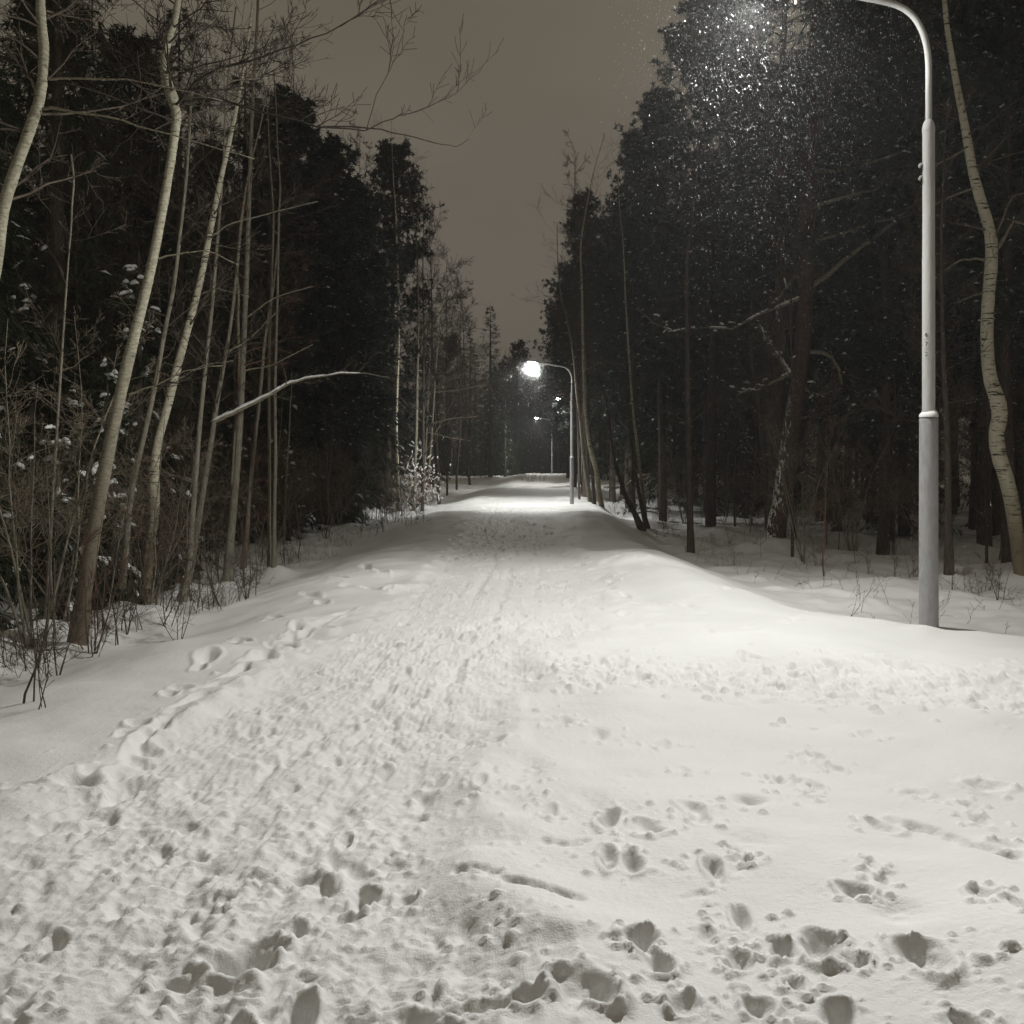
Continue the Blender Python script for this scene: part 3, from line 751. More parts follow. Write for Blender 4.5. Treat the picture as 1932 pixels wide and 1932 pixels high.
hand_tree('bare_tree', 'slender dark-footed grey trunk, left one of a pair at the snow edge',
          [(344, 1133, 21), (352, 1095, 20), (358, 1060, 17), (362, 990, 15), (370, 890, 13), (377, 800, 12), (388, 690, 11), (400, 580, 9), (408, 480, 8), (416, 380, 7)], 'greybark', extra=21, ext=3, seed=7, zr=(.35, 1))
hand_tree('bare_tree', 'grey trunk holding the long snow-covered limb over the snow bank',
          [(352, 1108, 18), (364, 1050, 17), (378, 960, 16), (389, 890, 15), (399, 830, 14), (406, 780, 13), (420, 700, 11), (434, 620, 9), (446, 520, 8), (455, 420, 7)], 'greybark',
          [[(404, 797, 10), (440, 780, 9), (480, 760, 8), (520, 738, 7), (550, 722, 5), (590, 712, 4), (640, 705, 3), (690, 704, 2.2), (735, 712, 1.4)], [(427, 666, 6), (470, 640, 4), (520, 590, 3)]],
          extra=18, ext=2.5, seed=8, snowy=(0,), zr=(.45, 1), nsub=14)
hand_tree('bare_tree', 'straight mid grey trunk with a second stem pressed against it, right of the snowy limb',
          [(430, 1103, 27), (434, 1030, 22), (440, 960, 20), (447, 880, 18), (453, 790, 17), (458, 690, 15), (462, 600, 14), (466, 500, 13), (470, 380, 11), (474, 260, 10), (480, 130, 8), (486, 20, 7)], 'greybark',
          [[(438, 985, 12), (440, 900, 11), (445, 820, 10), (452, 740, 9), (450, 640, 8), (448, 520, 6)], [(463, 600, 5), (520, 560, 3), (590, 540, 2)], [(458, 700, 5), (510, 690, 3), (590, 650, 2)]],
          extra=27, ext=2.5, seed=9, zr=(.3, 1), bmat='twigred', blen=1.3)
hand_tree('bare_tree', 'thin bare trunk leaning right, just right of the straight mid grey trunk',
          [(458, 1082, 15), (466, 1000, 13), (474, 900, 11), (482, 820, 10), (492, 730, 9), (500, 640, 8), (516, 540, 6)], 'greybark', extra=18, ext=2, seed=10, zr=(.3, 1), bmat='twigred')
WS = .55
hand_tree('birch_tree', 'dark ringed birch trunk, left one of a tight pair deeper in the wood',
          [(508, 1042, 13), (508, 950, 12), (508, 850, 11), (507, 750, 10), (508, 650, 10), (512, 540, 8), (516, 420, 7)], 'greybark', extra=14, ext=3, Y=19.5, seed=12, zr=(.5, 1))
hand_tree('birch_tree', 'dark ringed birch trunk, right one of a tight pair deeper in the wood',
          [(517, 1048, 14), (518, 960, 12), (520, 850, 11), (519, 750, 10), (521, 650, 9), (524, 540, 8), (526, 420, 7)], 'greybark', extra=14, ext=3, Y=19.2, seed=13, zr=(.5, 1))
hand_tree('sapling_tree', 'single thin pale stem with few twigs, right of the tight birch pair',
          [(535, 1040, 9), (537, 980, 8), (540, 900, 7), (545, 830, 6), (548, 760, 5)], 'greybark', extra=8, ext=.8, seed=14, zr=(.4, 1), blen=.6)
hand_tree('sapling_tree', 'straight thin pale stem at the far left in front of the snowy young spruces',
          [(86, 1185, 13), (92, 1080, 12), (98, 960, 11), (105, 850, 10), (112, 740, 9), (118, 650, 8), (124, 560, 7), (130, 480, 5)], 'greybark',
          [[(114, 700, 4), (140, 690, 3), (180, 660, 2)]], extra=18, ext=1.2, Y=12.3, seed=15, zr=(.3, 1), blen=.9)
# --- left, in the middle distance
hand_tree('birch_tree', 'white birch trunk lit on one side, left of the snowy brush by the second lamp',
          [(752, 968, 10), (751, 900, 11), (748, 820, 9), (749, 740, 9), (752, 650, 8), (752, 560, 7), (749, 470, 6), (746, 390, 5)], 'birch', extra=18, ext=4, seed=16, blen=1.6, zr=(.4, 1))
hand_tree('birch_tree', 'lit grey trunk rising out of the snowy brush opposite the second lamp',
          [(780, 962, 11), (783, 880, 10), (786, 800, 10), (787, 720, 9), (789, 650, 8), (789, 560, 7), (786, 460, 6)], 'greybark', extra=18, ext=4, seed=17, blen=1.8, zr=(.35, 1), bmat='twigred')
hand_tree('bare_tree', 'twin-looking thin lit stem at the right side of the snowy brush',
          [(803, 955, 8), (809, 890, 7), (814, 830, 6), (818, 770, 5), (822, 700, 5), (828, 630, 4)], 'aspen',
          [[(812, 800, 3), (850, 790, 2.4), (900, 786, 2)], [(818, 740, 3), (870, 735, 2.4), (915, 725, 1.6)], [(806, 815, 3), (850, 826, 2.4), (888, 832, 1.6)]],
          extra=15, ext=4, seed=18, blen=1.8, zr=(.3, 1), bmat='twigred')
hand_tree('bare_tree', 'thin lit stem inside the snowy brush, shorter than its neighbours',
          [(796, 958, 6), (801, 890, 6), (805, 820, 5), (808, 740, 5), (812, 650, 4)], 'greybark', extra=14, ext=3, seed=19, blen=1.6, zr=(.3, 1), bmat='twigred')
# --- right side
WS = .88
hand_tree('pine_tree', 'big leaning pine with snow-plastered reddish trunk and a snow heap at its foot',
          [(1458, 1046, 42), (1466, 990, 40), (1476, 930, 37), (1486, 860, 36), (1496, 790, 36), (1506, 720, 34), (1514, 650, 33), (1519, 580, 31), (1522, 510, 30), (1524, 420, 27), (1526, 320, 24), (1530, 200, 22), (1534, 80, 18)], 'pinebark',
          [[(1528, 663, 9), (1550, 664, 8), (1568, 674, 8), (1580, 692, 7), (1586, 710, 6), (1588, 726, 4)],
           [(1532, 540, 12), (1560, 520, 11), (1600, 485, 10), (1640, 455, 9), (1680, 425, 8), (1740, 372, 6, -3)],
           [(1536, 455, 7), (1590, 440, 6), (1650, 420, 5), (1720, 405, 4, -3)],
           [(1536, 390, 8), (1590, 372, 7), (1650, 358, 6), (1720, 330, 5, -3)],
           [(1530, 325, 7), (1600, 320, 6), (1680, 295, 5), (1740, 270, 4, -3)],
           [(1500, 700, 8), (1478, 712, 7), (1450, 725, 6), (1420, 735, 5), (1390, 745, 3)],
           [(1494, 735, 7), (1505, 728, 6), (1520, 735, 6), (1540, 748, 5), (1572, 738, 3)],
           [(1498, 720, 8), (1480, 690, 8), (1462, 664, 7), (1445, 640, 6), (1430, 610, 4)],
           [(1512, 660, 6), (1496, 690, 5), (1488, 712, 4)],
           [(1518, 560, 7), (1480, 575, 6), (1440, 590, 5), (1380, 620, 4), (1330, 618, 3), (1270, 625, 3), (1235, 610, 3), (1205, 585, 3)],
           [(1522, 528, 8), (1500, 520, 8), (1470, 560, 5), (1450, 570, 3)]], extra=33, ext=3, seed=21, mound=(1.0, .42), snowy=(5, 6, 7, 9), zr=(.5, 1), blen=2.2, nsub=6)
hand_tree('birch_tree', 'curving white birch with dark rings, right of the near lamp pole',
          [(1929, 1092, 27), (1920, 1030, 29), (1911, 960, 30), (1899, 905, 31), (1885, 860, 31), (1880, 820, 31), (1886, 785, 33), (1882, 755, 32), (1870, 720, 29), (1864, 680, 27), (1862, 620, 26), (1865, 560, 26), (1870, 500, 26),
           (1870, 455, 25), (1862, 415, 23), (1848, 370, 22), (1836, 325, 20), (1826, 270, 18), (1816, 215, 16), (1806, 165, 14), (1798, 120, 13), (1788, 60, 11), (1782, 0, 10)], 'birch',
          [[(1872, 478, 10), (1884, 465, 9), (1900, 440, 6), (1912, 418, 5), (1940, 425, 4)], [(1866, 490, 6), (1840, 488, 5), (1810, 492, 4), (1775, 515, 3)], [(1864, 552, 5), (1840, 556, 4), (1805, 572, 3)],
           [(1838, 355, 5), (1800, 368, 4), (1760, 388, 3)], [(1822, 280, 5), (1790, 300, 4), (1745, 320, 3)], [(1880, 440, 4), (1910, 370, 3), (1945, 360, 2)]], extra=24, ext=3, seed=22, zr=(.55, 1), blen=1.6, bmat='twig')
hand_tree('bare_tree', 'straight dark trunk, thick and knotless, standing alone left of the big pine',
          [(1304, 1053, 15), (1302, 980, 14), (1300, 900, 13), (1299, 820, 12), (1298, 740, 11), (1297, 640, 10), (1296, 500, 9)], 'darkbark', extra=21, ext=3, seed=23, zr=(.4, 1), blen=1.5)
WS = .52
hand_tree('birch_tree', 'white birch with dark rings and a bulge low down, right of the second lamp pole',
          [(1135, 955, 17), (1130, 925, 17), (1126, 890, 18), (1118, 862, 19), (1112, 838, 14), (1107, 800, 12), (1103, 760, 11), (1102, 715, 11), (1100, 660, 10), (1099, 600, 9), (1098, 540, 8)], 'birch',
          [[(1108, 808, 4), (1118, 780, 3), (1126, 765, 2)], [(1102, 700, 4), (1140, 680, 3), (1180, 690, 2)]], extra=24, ext=6, Y=40, seed=24, zr=(.45, 1), blen=2.0, mound=(.6, .15))
hand_tree('pine_tree', 'reddish leaning trunk directly right of the second lamp pole',
          [(1112, 938, 13), (1106, 900, 14), (1101, 860, 13), (1098, 825, 13), (1095, 790, 12), (1090, 755, 11), (1086, 715, 9), (1082, 670, 8)], 'greybark', extra=21, ext=6, Y=44, seed=25, zr=(.35, 1), bmat='twigred', blen=2.0)
hand_tree('pine_tree', 'broad almost black trunk behind the reddish leaning trunk, foot in the snow bank',
          [(1106, 925, 26), (1105, 880, 23), (1103, 820, 20), (1102, 760, 18), (1101, 680, 16), (1100, 580, 13)], 'darkbark', extra=15, ext=6, Y=52, seed=26, zr=(.5, 1), blen=2.0)
hand_tree('bare_tree', 'brown trunk between the reddish trunk and the bulging birch',
          [(1121, 945, 12), (1118, 900, 12), (1114, 850, 12), (1110, 800, 11), (1108, 740, 10), (1106, 640, 8)], 'darkbark', extra=12, ext=6, Y=42, seed=27, zr=(.5, 1), blen=1.8)
hand_tree('birch_tree', 'yellowish birch trunk standing in dark brush, well right of the second lamp pole',
          [(1216, 960, 11), (1212, 920, 11), (1206, 870, 12), (1201, 830, 11), (1197, 800, 10), (1194, 770, 8), (1191, 735, 8), (1186, 660, 7), (1180, 560, 6)], 'birch', extra=21, ext=4, Y=33, seed=28, zr=(.4, 1), blen=1.8)
WS = .8
hand_tree('bare_tree', 'dark stem slanting left low over the snow, at the edge of the right-hand brush',
          [(1212, 1003, 17), (1198, 970, 13), (1182, 940, 10), (1168, 900, 8), (1158, 860, 6), (1150, 800, 5)], 'darkbark', extra=18, ext=2, seed=29, zr=(.2, 1), blen=1.2)
hand_tree('bare_tree', 'dark stem slanting left in the brush, second of the slanting pair',
          [(1222, 1000, 13), (1212, 960, 10), (1203, 915, 8), (1194, 860, 7), (1188, 800, 5)], 'darkbark', extra=18, ext=2, seed=30, zr=(.2, 1), blen=1.2)
WS = .65
hand_tree('bare_tree', 'dark grey trunk half hidden right behind the near lamp pole',
          [(1790, 1040, 22), (1789, 960, 20), (1788, 860, 18), (1785, 780, 16), (1781, 700, 14), (1778, 600, 12), (1776, 480, 10)], 'darkbark', extra=18, ext=3, Y=19, seed=31, zr=(.4, 1), blen=1.6)
WS = .9
hand_tree('bare_tree', 'dim trunk leaning towards the big pine, left of its foot',
          [(1452, 1010, 15), (1448, 950, 14), (1444, 880, 13), (1438, 820, 12), (1432, 770, 11), (1420, 680, 9)], 'darkbark', extra=12, ext=3, Y=28, seed=32, zr=(.5, 1), blen=1.5)

build_ground()
build_hand()

# ------------------------------------------------------------------ the wood on both sides
spr = [Kind(spruce(100 + i, H, R, .06, .40, .16, 1.0, False, 'spruce'), 'spruce_tree', 'tree') for i, (H, R) in enumerate([(15, 2.4), (17, 2.7), (13, 2.2)])]
pin = [Kind(pine(200 + i, H, R, z0, 88, 28, .11, 0, 'pine'), 'pine_tree', 'tree') for i, (H, R, z0) in enumerate([(17, 2.7, .30), (16, 2.4, .36), (18, 3.0, .40), (15, 2.0, .22)])]
bar = [Kind(bare_tree(300 + i, H, r, nb, z0, sp, 'darkbark', dict(rmin=.008, kids=[9, 6, 3])), 'bare_tree', 'tree')
       for i, (H, r, nb, z0, sp) in enumerate([(15, .11, 30, .18, .24), (16, .10, 34, .3, .20), (13, .08, 28, .2, .25), (17, .12, 34, .35, .22), (11, .07, 26, .12, .26)])]
ysp = [Kind(spruce(400 + i, H, R, .03, .24, .30, .9, True, 'young_spruce'), 'young_spruce', 'tree') for i, (H, R) in enumerate([(4.6, 1.3), (3.4, 1.1), (5.8, 1.5), (2.4, .9)])]
sap = [Kind(young(500 + i, H, 'sapling', int(k * 1.7), mt, 1, .11, 2), 'sapling', 'sapling') for i, (H, k, mt) in enumerate([(3.2, 10, 'twig'), (4.2, 12, 'greybark'), (2.4, 8, 'twig'), (5.0, 14, 'greybark'), (3.6, 12, 'twigred')])]
shr = [Kind(young(600 + i, H, 'shrub', 4, mt, n, .12), 'bare_shrub', 'shrub') for i, (H, n, mt) in enumerate([(1.0, 3, 'twig'), (1.4, 4, 'twig'), (.8, 4, 'twig'), (1.8, 5, 'twigred'), (.6, 2, 'twig')])]

GL = 'dark conifers massed behind the bare trees on the left'
GR = 'dark conifers crowding the right side of the path'
GBL = 'bare trees standing in the left wood'
GBR = 'bare trees standing in the right wood'

# outline trees, one by one
K = lambda lst, i, x, y, label, group, sc=1.0, **kw: lst[i].put(x, y, label, group, sc=sc, **kw)
K(pin, 2, 6.9, 27, 'tallest pine crown at the right, rising out of the frame beside the sky', None, (1.05, 1.05, 1.0))
K(pin, 0, 6.4, 33, 'dense pine whose crown stands one step below the tallest right-hand crown', None, (1, 1, .98))
K(pin, 1, 5.9, 40, 'snow-dusted pine with a stepped crown right behind the thin birch', None, (1, 1, 1.02))
K(bar, 1, 3.3, 50, 'thin birch with drooping fine twigs against the sky on the right', None, (.6, .6, 1.07))
K(pin, 3, 5.6, 49, 'pine crown filling the gap behind the thin sky-side birch', None, (1.1, 1.1, .98))
K(pin, 3, 5.5, 46.5, 'tall narrow pine shoulder between the stepped crown and the sky-side birch', None, (.95, .95, 1.12))
K(pin, 1, 4.0, 66, 'low wide pine at the sky rim above the second lamp', None, (1.0, 1.0, .86))
K(pin, 2, 5.2, 53, 'pine filling the dark step above the second lamp pole', None, (.9, .9, .82))
K(pin, 3, 5.6, 97, 'farthest pine tip at the right rim of the sky', None, (1.1, 1.1, 1.0))
K(spr, 0, 6.6, 45, 'spruce below the stepped snow-dusted pine crown', None, (1.1, 1.1, .9))
K(pin, 3, 4.0, 57, 'pine with a narrow upright tip at the left rim of the right-hand crowns', None, (1.05, 1.05, 1.08))
K(pin, 1, 6.5, 60, 'broad pine crown behind the narrow-tipped pine', None, 1.05)
K(pin, 0, 5.0, 75, 'distant pine leaning over the second lamp', None, (.95, .95, .95))
K(pin, 3, 5.0, 92, 'small far pine crown lowest at the right rim of the sky', None, 1.05)
K(spr, 2, -7.3, 31, 'conical dark spruce behind the leaning birch, its tip below the twigs', None, (1, 1, 1.0))
K(spr, 0, -6.1, 37, 'dark spruce filling the gap left of the spiky pine', None, (.8, .8, .78))
K(spr, 1, -7.4, 35, 'broad dark spruce shoulder right of the conical spruce', None, (1.25, 1.25, .74))
K(spr, 2, -6.4, 34.5, 'dark spruce a step lower than the broad spruce shoulder', None, (1.25, 1.25, .98))
K(spr, 1, -5.9, 38.5, 'lowest dark spruce of the left outline, beside the spiky pine', None, (1.15, 1.15, .74))
K(spr, 0, -8.6, 33, 'wide dark spruce directly behind the forked aspen branches', None, (1.3, 1.3, .98))
K(pin, 3, -6.95, 33, 'blunt dark pine top at the highest point of the left outline', None, (1.15, 1.15, .90))
K(pin, 3, -6.0, 34.5, 'blunt dark pine a step below the highest left pine top', None, (1.15, 1.15, .84))
K(pin, 0, -5.7, 38, 'blunt dark pine top touching the spiky pine on its left', None, (.75, .75, .72))
K(pin, 3, -6.0, 50, 'spiky-topped pine standing free against the sky on the left', None, (1.1, 1.1, 1.16))
K(bar, 0, -4.3, 49, 'bare tree with upright twigs right of the spiky pine', None, (.75, .75, 1.03))
K(bar, 3, -3.9, 55, 'second bare tree stepping down from the spiky pine', None, (.75, .75, .93))
K(bar, 2, -4.0, 63, 'third bare tree in the row stepping down towards the far wood', None, (.9, .9, 1.12))
K(bar, 1, -4.0, 74, 'fourth bare tree in the row stepping down towards the far wood', None, (.9, .9, .98))
K(bar, 3, -3.6, 88, 'last bare tree of the left row before the far wood', None, (1, 1, .98))

FAR = 'dark trees closing the view at the end of the path'
r2 = random.Random(77)
for i, (x, y) in enumerate([(-2.2, 104), (-.8, 118), (-4.5, 110), (.8, 136), (2.6, 148), (-2.5, 135), (4.6, 156), (6.8, 150), (8.5, 140), (-6, 125), (3.6, 170), (1.2, 168), (9.5, 124), (10.5, 110), (8.6, 100), (-1.5, 160), (0, 150), (2, 158), (5.6, 165), (7.6, 168), (10, 150), (-4, 150), (-5, 138), (-7, 118), (3.2, 162), (-.6, 172), (12, 135)]):
    k = [spr[1], spr[0], spr[1], pin[0]][i % 4]
    k.put(x, y, 'dark tree in the far wood closing the path', FAR, sc=r2.uniform(.9, 1.06))
# the wood beyond the bend: too far to tell one tree from the next
mb = MB(); rf = random.Random(41)
for i in range(95):
    y = rf.uniform(150, 205); x = rf.uniform(-42, 46); H = rf.uniform(12, 19); R = H * .16; z0 = float(zbase(x, y)) - 1
    mb.tube([Vector((x, y, z0)), Vector((x, y, z0 + H))], [.16, .02], 5)
    z = .6
    while z < H:
        L = R * (1 - z / H) ** .8 + .15
        for b in range(13):
            az = rf.uniform(0, 6.28); d = Vector((math.cos(az), math.sin(az), rf.uniform(-.5, .05))).normalized()
            for q in (0, .35, .65):
                blade(mb, Vector((x, y, z0 + z + rf.uniform(-.25, .25))) + d * (L * q), (d + rvec(rf, .3)).normalized(), L * rf.uniform(.35, .6) + .15, .16 + .05 * L, rf, .5)
        z += .55
o = obj('far_forest', mb.mesh('far_forest', M['needle'], False)); o['kind'] = 'stuff'
# mass rows
def scatter(side, n, kinds, label, group, y0, y1, w0, w1, seed, smin=.8, smax=1.05, mind=1.6, thin=1.0):
    r = random.Random(seed); placed = []
    tries = 0
    while len(placed) < n and tries < 6000:
        tries += 1
        y = y0 + (y1 - y0) * r.random() ** 1.25
        w = w0 + (w1 - w0) * r.random()
        x = (-w - .02 * (y - 20) if side < 0 else w)
        px = CX + F * x / y
        if px < -120 or px > 2050: continue
        if any((x - a) ** 2 + (y - b) ** 2 < mind ** 2 for a, b in placed): continue
        placed.append((x, y))
        q = r.uniform(smin, smax)
        kinds[r.randrange(len(kinds))].put(x, y, label, group, rz=r.uniform(0, 6.28), sc=(q * thin, q * thin, q))
scatter(-1, 46, spr + [pin[3]], 'dark conifer in the unlit mass of the left wood', GL, 15, 60, 7.6, 22, 1)
scatter(-1, 34, spr, 'dark conifer in the unlit mass of the left wood', GL, 45, 130, 5.2, 22, 2)
scatter(+1, 40, pin + spr[:2], 'dark conifer in the unlit mass of the right wood', GR, 30, 62, 8.6, 24, 3)
scatter(+1, 20, pin + spr, 'dark conifer in the unlit mass of the right wood', GR, 55, 115, 7.5, 26, 4)
scatter(-1, 24, bar, 'bare leafless tree among the left-hand trunks', GBL, 15, 42, 5.8, 14, 5, .8, 1.05, 1.1, .62)
scatter(+1, 14, bar[2:], 'bare leafless tree among the right-hand trunks', GBR, 22, 48, 6.0, 15, 6, .65, .9, 1.3, .6)
scatter(-1, 15, ysp, 'young spruce with lumps of snow on its boughs', 'snow-laden young spruces in the left wood', 12.2, 30, 5.9, 11, 8, .8, 1.1, .9)
scatter(+1, 5, ysp[:3], 'young spruce standing dim between the right-hand trunks', 'young spruces in the right wood', 36, 52, 7, 14, 9, .6, .9, 1.5)
scatter(+1, 12, pin, 'dark pine among the tall trunks behind the near lamp', 'pines behind the near lamp', 23, 34, 9.5, 19, 19, .9, 1.05, 2.0)
scatter(-1, 48, sap, 'thin bare sapling at the left wood edge', 'saplings along the left wood edge', 9.5, 34, 4.5, 8.5, 10, .7, 1.1, .35)
thk = [Kind(young(560 + i, H, 'thicket', 14, mt, n, .14, 2), 'thicket_shrub', 'shrub') for i, (H, n, mt) in enumerate([(4.5, 5, 'greybark'), (3.4, 6, 'twigred'), (5.5, 4, 'greybark')])]
scatter(-1, 22, thk, 'tangled bare thicket shrub between the left-hand trunks', 'tangled thicket shrubs in the left wood', 11.5, 36, 5.2, 10, 14, .7, 1.1, .8)
scatter(+1, 12, thk, 'dim tangled thicket shrub between the right-hand trunks', 'tangled thicket shrubs in the right wood', 20, 38, 6.2, 13, 15, .5, .9, 1.0)
scatter(+1, 20, sap, 'thin bare sapling in the right wood', 'saplings in the right wood', 19, 42, 5.8, 12, 11, .6, 1.0, .5)
scatter(-1, 12, sap, 'thin stem in the brush opposite the second lamp', 'stems in the brush opposite the second lamp', 34, 50, 3.9, 5.4, 12, .6, 1.1, .25)

br = Kind(young(701, 3.6, 'brush', 9, 'twigred', 8, .12), 'snowy_brush', 'shrub')
bs = MB(); rb = random.Random(8)
for i in range(120):
    t = rb.uniform(.35, 3.2); bs.blob(Vector((rb.gauss(0, .5), rb.gauss(0, .5), t)), Vector((rb.gauss(0, 1), rb.gauss(0, 1), -.5)).normalized(), rb.uniform(.05, .14), rb.uniform(.025, .05), rb.uniform(.025, .05), rb, 7, 5, .5)
br.m = br.m + (bs.mesh('brush_snow', M['snow']),)
for px, py, q, lb in [(792, 958, 1.0, 'tall snowy brown brush lit by the second lamp'), (776, 964, .75, 'lower snowy brush at the left of the lit brush'), (808, 957, .6, 'small snowy brush at the right foot of the lit brush')]:
    x, y, z = ground_at(px, py); br.put(x, y, lb, None, sc=q)
whp = [Kind(young(720 + i, H, 'whip', 3, 'twig', n, .24), 'bare_shrub', 'shrub') for i, (H, n) in enumerate([(1.5, 2), (2.0, 3), (1.1, 2), (2.6, 2)])]
def rowpx(pts, kinds, label, group, seed, smin, smax):
    r = random.Random(seed)
    for (px, py) in pts:
        x, y, z = ground_at(px, py)
        kinds[r.randrange(len(kinds))].put(x, y, label, group, rz=r.uniform(0, 6.28), sc=r.uniform(smin, smax))
r3 = random.Random(31)
rowpx([(150 + i * 12 + r3.uniform(-8, 8), 1236 - i * 5.2 + r3.uniform(-22, 12)) for i in range(0, 27, 2)] + [(30, 1262), (48, 1330), (120, 1262)], whp,
      'thin dark whips standing in the snow before the leaning trunks', 'whips along the foot of the left trunks', 36, .6, 1.05)
edge = [(86, 1330), (228, 1200), (262, 1195), (305, 1190), (340, 1195), (455, 1138), (470, 1128), (390, 1150), (420, 1160), (100, 1270), (170, 1230), (185, 1222), (55, 1240), (365, 1170), (430, 1130), (20, 1245), (500, 1085), (540, 1070)]
rowpx(edge, shr, 'bare shrub stems poking out of the snow at the left edge', 'shrub stems along the left edge of the snow', 32, .6, 1.1)
rowpx([(680 + i * 9 + r3.uniform(-4, 4), 1012 - i * 2.6 + r3.uniform(-8, 8)) for i in range(14)], shr, 'brown shrub in the thin row under the lit brush', 'shrubs in a row beyond the left snow bank', 33, .7, 1.1)
rowpx([(1920, 1135), (1890, 1120), (1850, 1128), (1830, 1110), (1800, 1118), (1690, 1105), (1640, 1080), (1600, 1085), (1545, 1070), (1380, 1045), (1250, 1000), (1175, 975), (1160, 965), (1230, 985), (1270, 1010), (1345, 1030), (1720, 1085), (1865, 1100)],
      shr, 'bare shrub stems in the dim snow right of the path', 'shrub stems in the snow on the right', 34, .4, .85)
rowpx([(975 + i * 4.5, 906 + r3.uniform(-3, 3)) for i in range(12)], shr, 'far shrub in the tuft row beside the third lamp', 'far shrubs at the bend of the path', 35, .8, 1.3)

# ground litter: fine twigs and stalks nobody would count
mb = MB(); r4 = random.Random(9)
cf = dict(CFG, rmin=.0022, wig=.2, kids=[3, 1], seg=[4, 2], sides=[3, 3])
for i in range(900):
    if i < 660:
        y = 9.5 + 34 * r4.random() ** 1.5; x = float(knots(y, XC)) - r4.uniform(4.3, 9)
    else:
        y = 12 + 26 * r4.random() ** 1.3; x = max(float(edge_right(np.array(y))) + 1.3, 4.2) + r4.random() ** 1.5 * 9
    limb(mb, Vector((x, y, gz(x, y) - .03)), Vector((r4.gauss(0, .5), r4.gauss(0, .5), 1)).normalized(), r4.uniform(.1, .6), .004, r4, 1, cf, 0)
o = obj('undergrowth', mb.mesh('undergrowth', M['twig'])); o['kind'] = 'stuff'

# ------------------------------------------------------------------ street lamps
def lathe(mb, prof, n=28, c=(0, 0)):
    o = len(mb.v)
    for (r, z) in prof:
        for j in range(n):
            t = 2 * math.pi * j / n; mb.v.append(Vector((c[0] + math.cos(t) * r, c[1] + math.sin(t) * r, z)))
    for i in range(len(prof) - 1):
        for j in range(n):
            a = o + i * n + j; b = o + i * n + (j + 1) % n; mb.f.append((a, b, b + n, a + n))

IES = """IESNA:LM-63-2002
TILT=NONE
1 1000 1 16 5 1 2 0 0 0
1 1 0
0 15 30 40 48 55 62 68 73 78 84 90 100 115 130 180
0 90 180 270 360
"""
# angles:   0   15    30    40    48    55    62    68   73   78   84   90   100  115 130 180
IESY = [1.0, 1.02, 1.14, 1.50, 2.0, 1.75, 1.00, .60, .42, .30, .20, .14, .08, .03, 0, 0]     # along the path
IESF = [1.0, 1.0, .95, .88, .85, .92, 1.08, 1.20, 1.15, 1.05, .90, .75, .45, .15, 0, 0]    # across the path
IESB = [1.0, .85, .46, .22, .14, .12, .13, .17, .15, .13, .12, .10, .06, .02, 0, 0]           # behind the pole
txt = bpy.data.texts.new('lamp_distribution'); txt.write(IES + '\n'.join(' '.join(str(round(v * 1000, 1)) for v in q) for q in (IESY, IESF, IESY, IESB, IESY)) + '\n')
LAMP_W = 20.5
HAZE = .0010

def head_mesh():
    """flat cobra-shaped housing: rings along its length"""
    mb = MB(); rings = [(-.36, .02, .02), (-.34, .10, .035), (-.22, .155, .055), (-.02, .16, .065), (.16, .12, .06), (.27, .06, .045), (.33, .04, .035)]
    n = 16; o = 0
    for (x, w, h) in rings:
        for j in range(n):
            t = 2 * math.pi * j / n; zz = math.sin(t) * h
            if zz < 0: zz *= .45
            mb.v.append(Vector((x, math.cos(t) * w, zz)))
    for i in range(len(rings) - 1):
        for j in range(n):
            a = i * n + j; b = i * n + (j + 1) % n; mb.f.append((a, a + n, b + n, b))
    mb.f.append(tuple(range(n))); mb.f.append(tuple(reversed(range((len(rings) - 1) * n, len(rings) * n))))
    return mb.mesh('lamp_head', M['housing'])

def lens_mesh():
    mb = MB(); n = 20; rows = 5
    for i in range(rows + 1):
        a = math.pi / 2 * i / rows
        for j in range(n):
            t = 2 * math.pi * j / n
            mb.v.append(Vector((-.12 + math.cos(t) * .20 * math.cos(a), math.sin(t) * .13 * math.cos(a), -.015 - .13 * math.sin(a))))
    for i in range(rows):
        for j in range(n):
            a = i * n + j; b = i * n + (j + 1) % n; mb.f.append((a, a + n, b + n, b))
    return mb.mesh('lamp_lens', M['lens'])

sl = MB(); lathe(sl, [(.090, -.4), (.090, .02), (.088, .9), (.086, 2.04), (.084, 2.07), (.060, 2.072)])
ps = MB(); lathe(ps, [(.0595, 2.0), (.059, 3.6), (.057, 3.62), (.0565, 4.80), (.0570, 4.815), (.060, 4.82), (.060, 4.85), (.050, 4.90), (.034, 4.93), (.03, 4.93)])
ps_bolts = MB()
for z in (4.38, 4.50):
    ps_bolts.tube([Vector((-.052, 0, z + .012)), Vector((-.075, 0, z + .008)), Vector((-.088, 0, z - .010)), Vector((-.088, 0, z - .026))], [.009, .012, .013, .010], 8)
am = MB()
ctrl = [(0, 4.9), (0, 5.25), (0, 5.42), (-.012, 5.60), (-.055, 5.77), (-.14, 5.92), (-.27, 6.02), (-.45, 6.075), (-.8, 6.14), (-1.3, 6.225)]
pts = []
for i in range(len(ctrl) - 1):
    g = lambda k: Vector((ctrl[max(0, min(len(ctrl) - 1, k))][0], 0, ctrl[max(0, min(len(ctrl) - 1, k))][1]))
    p0, p1, p2, p3 = g(i - 1), g(i), g(i + 1), g(i + 2)
    for k in range(4):
        t = k / 4; pts.append(.5 * ((2 * p1) + (p2 - p0) * t + (2 * p0 - 5 * p1 + 4 * p2 - p3) * t * t + (3 * p1 - p0 - 3 * p2 + p3) * t ** 3))
pts.append(Vector((ctrl[-1][0], 0, ctrl[-1][1])))
am.tube(pts, [.030] * len(pts), 16)
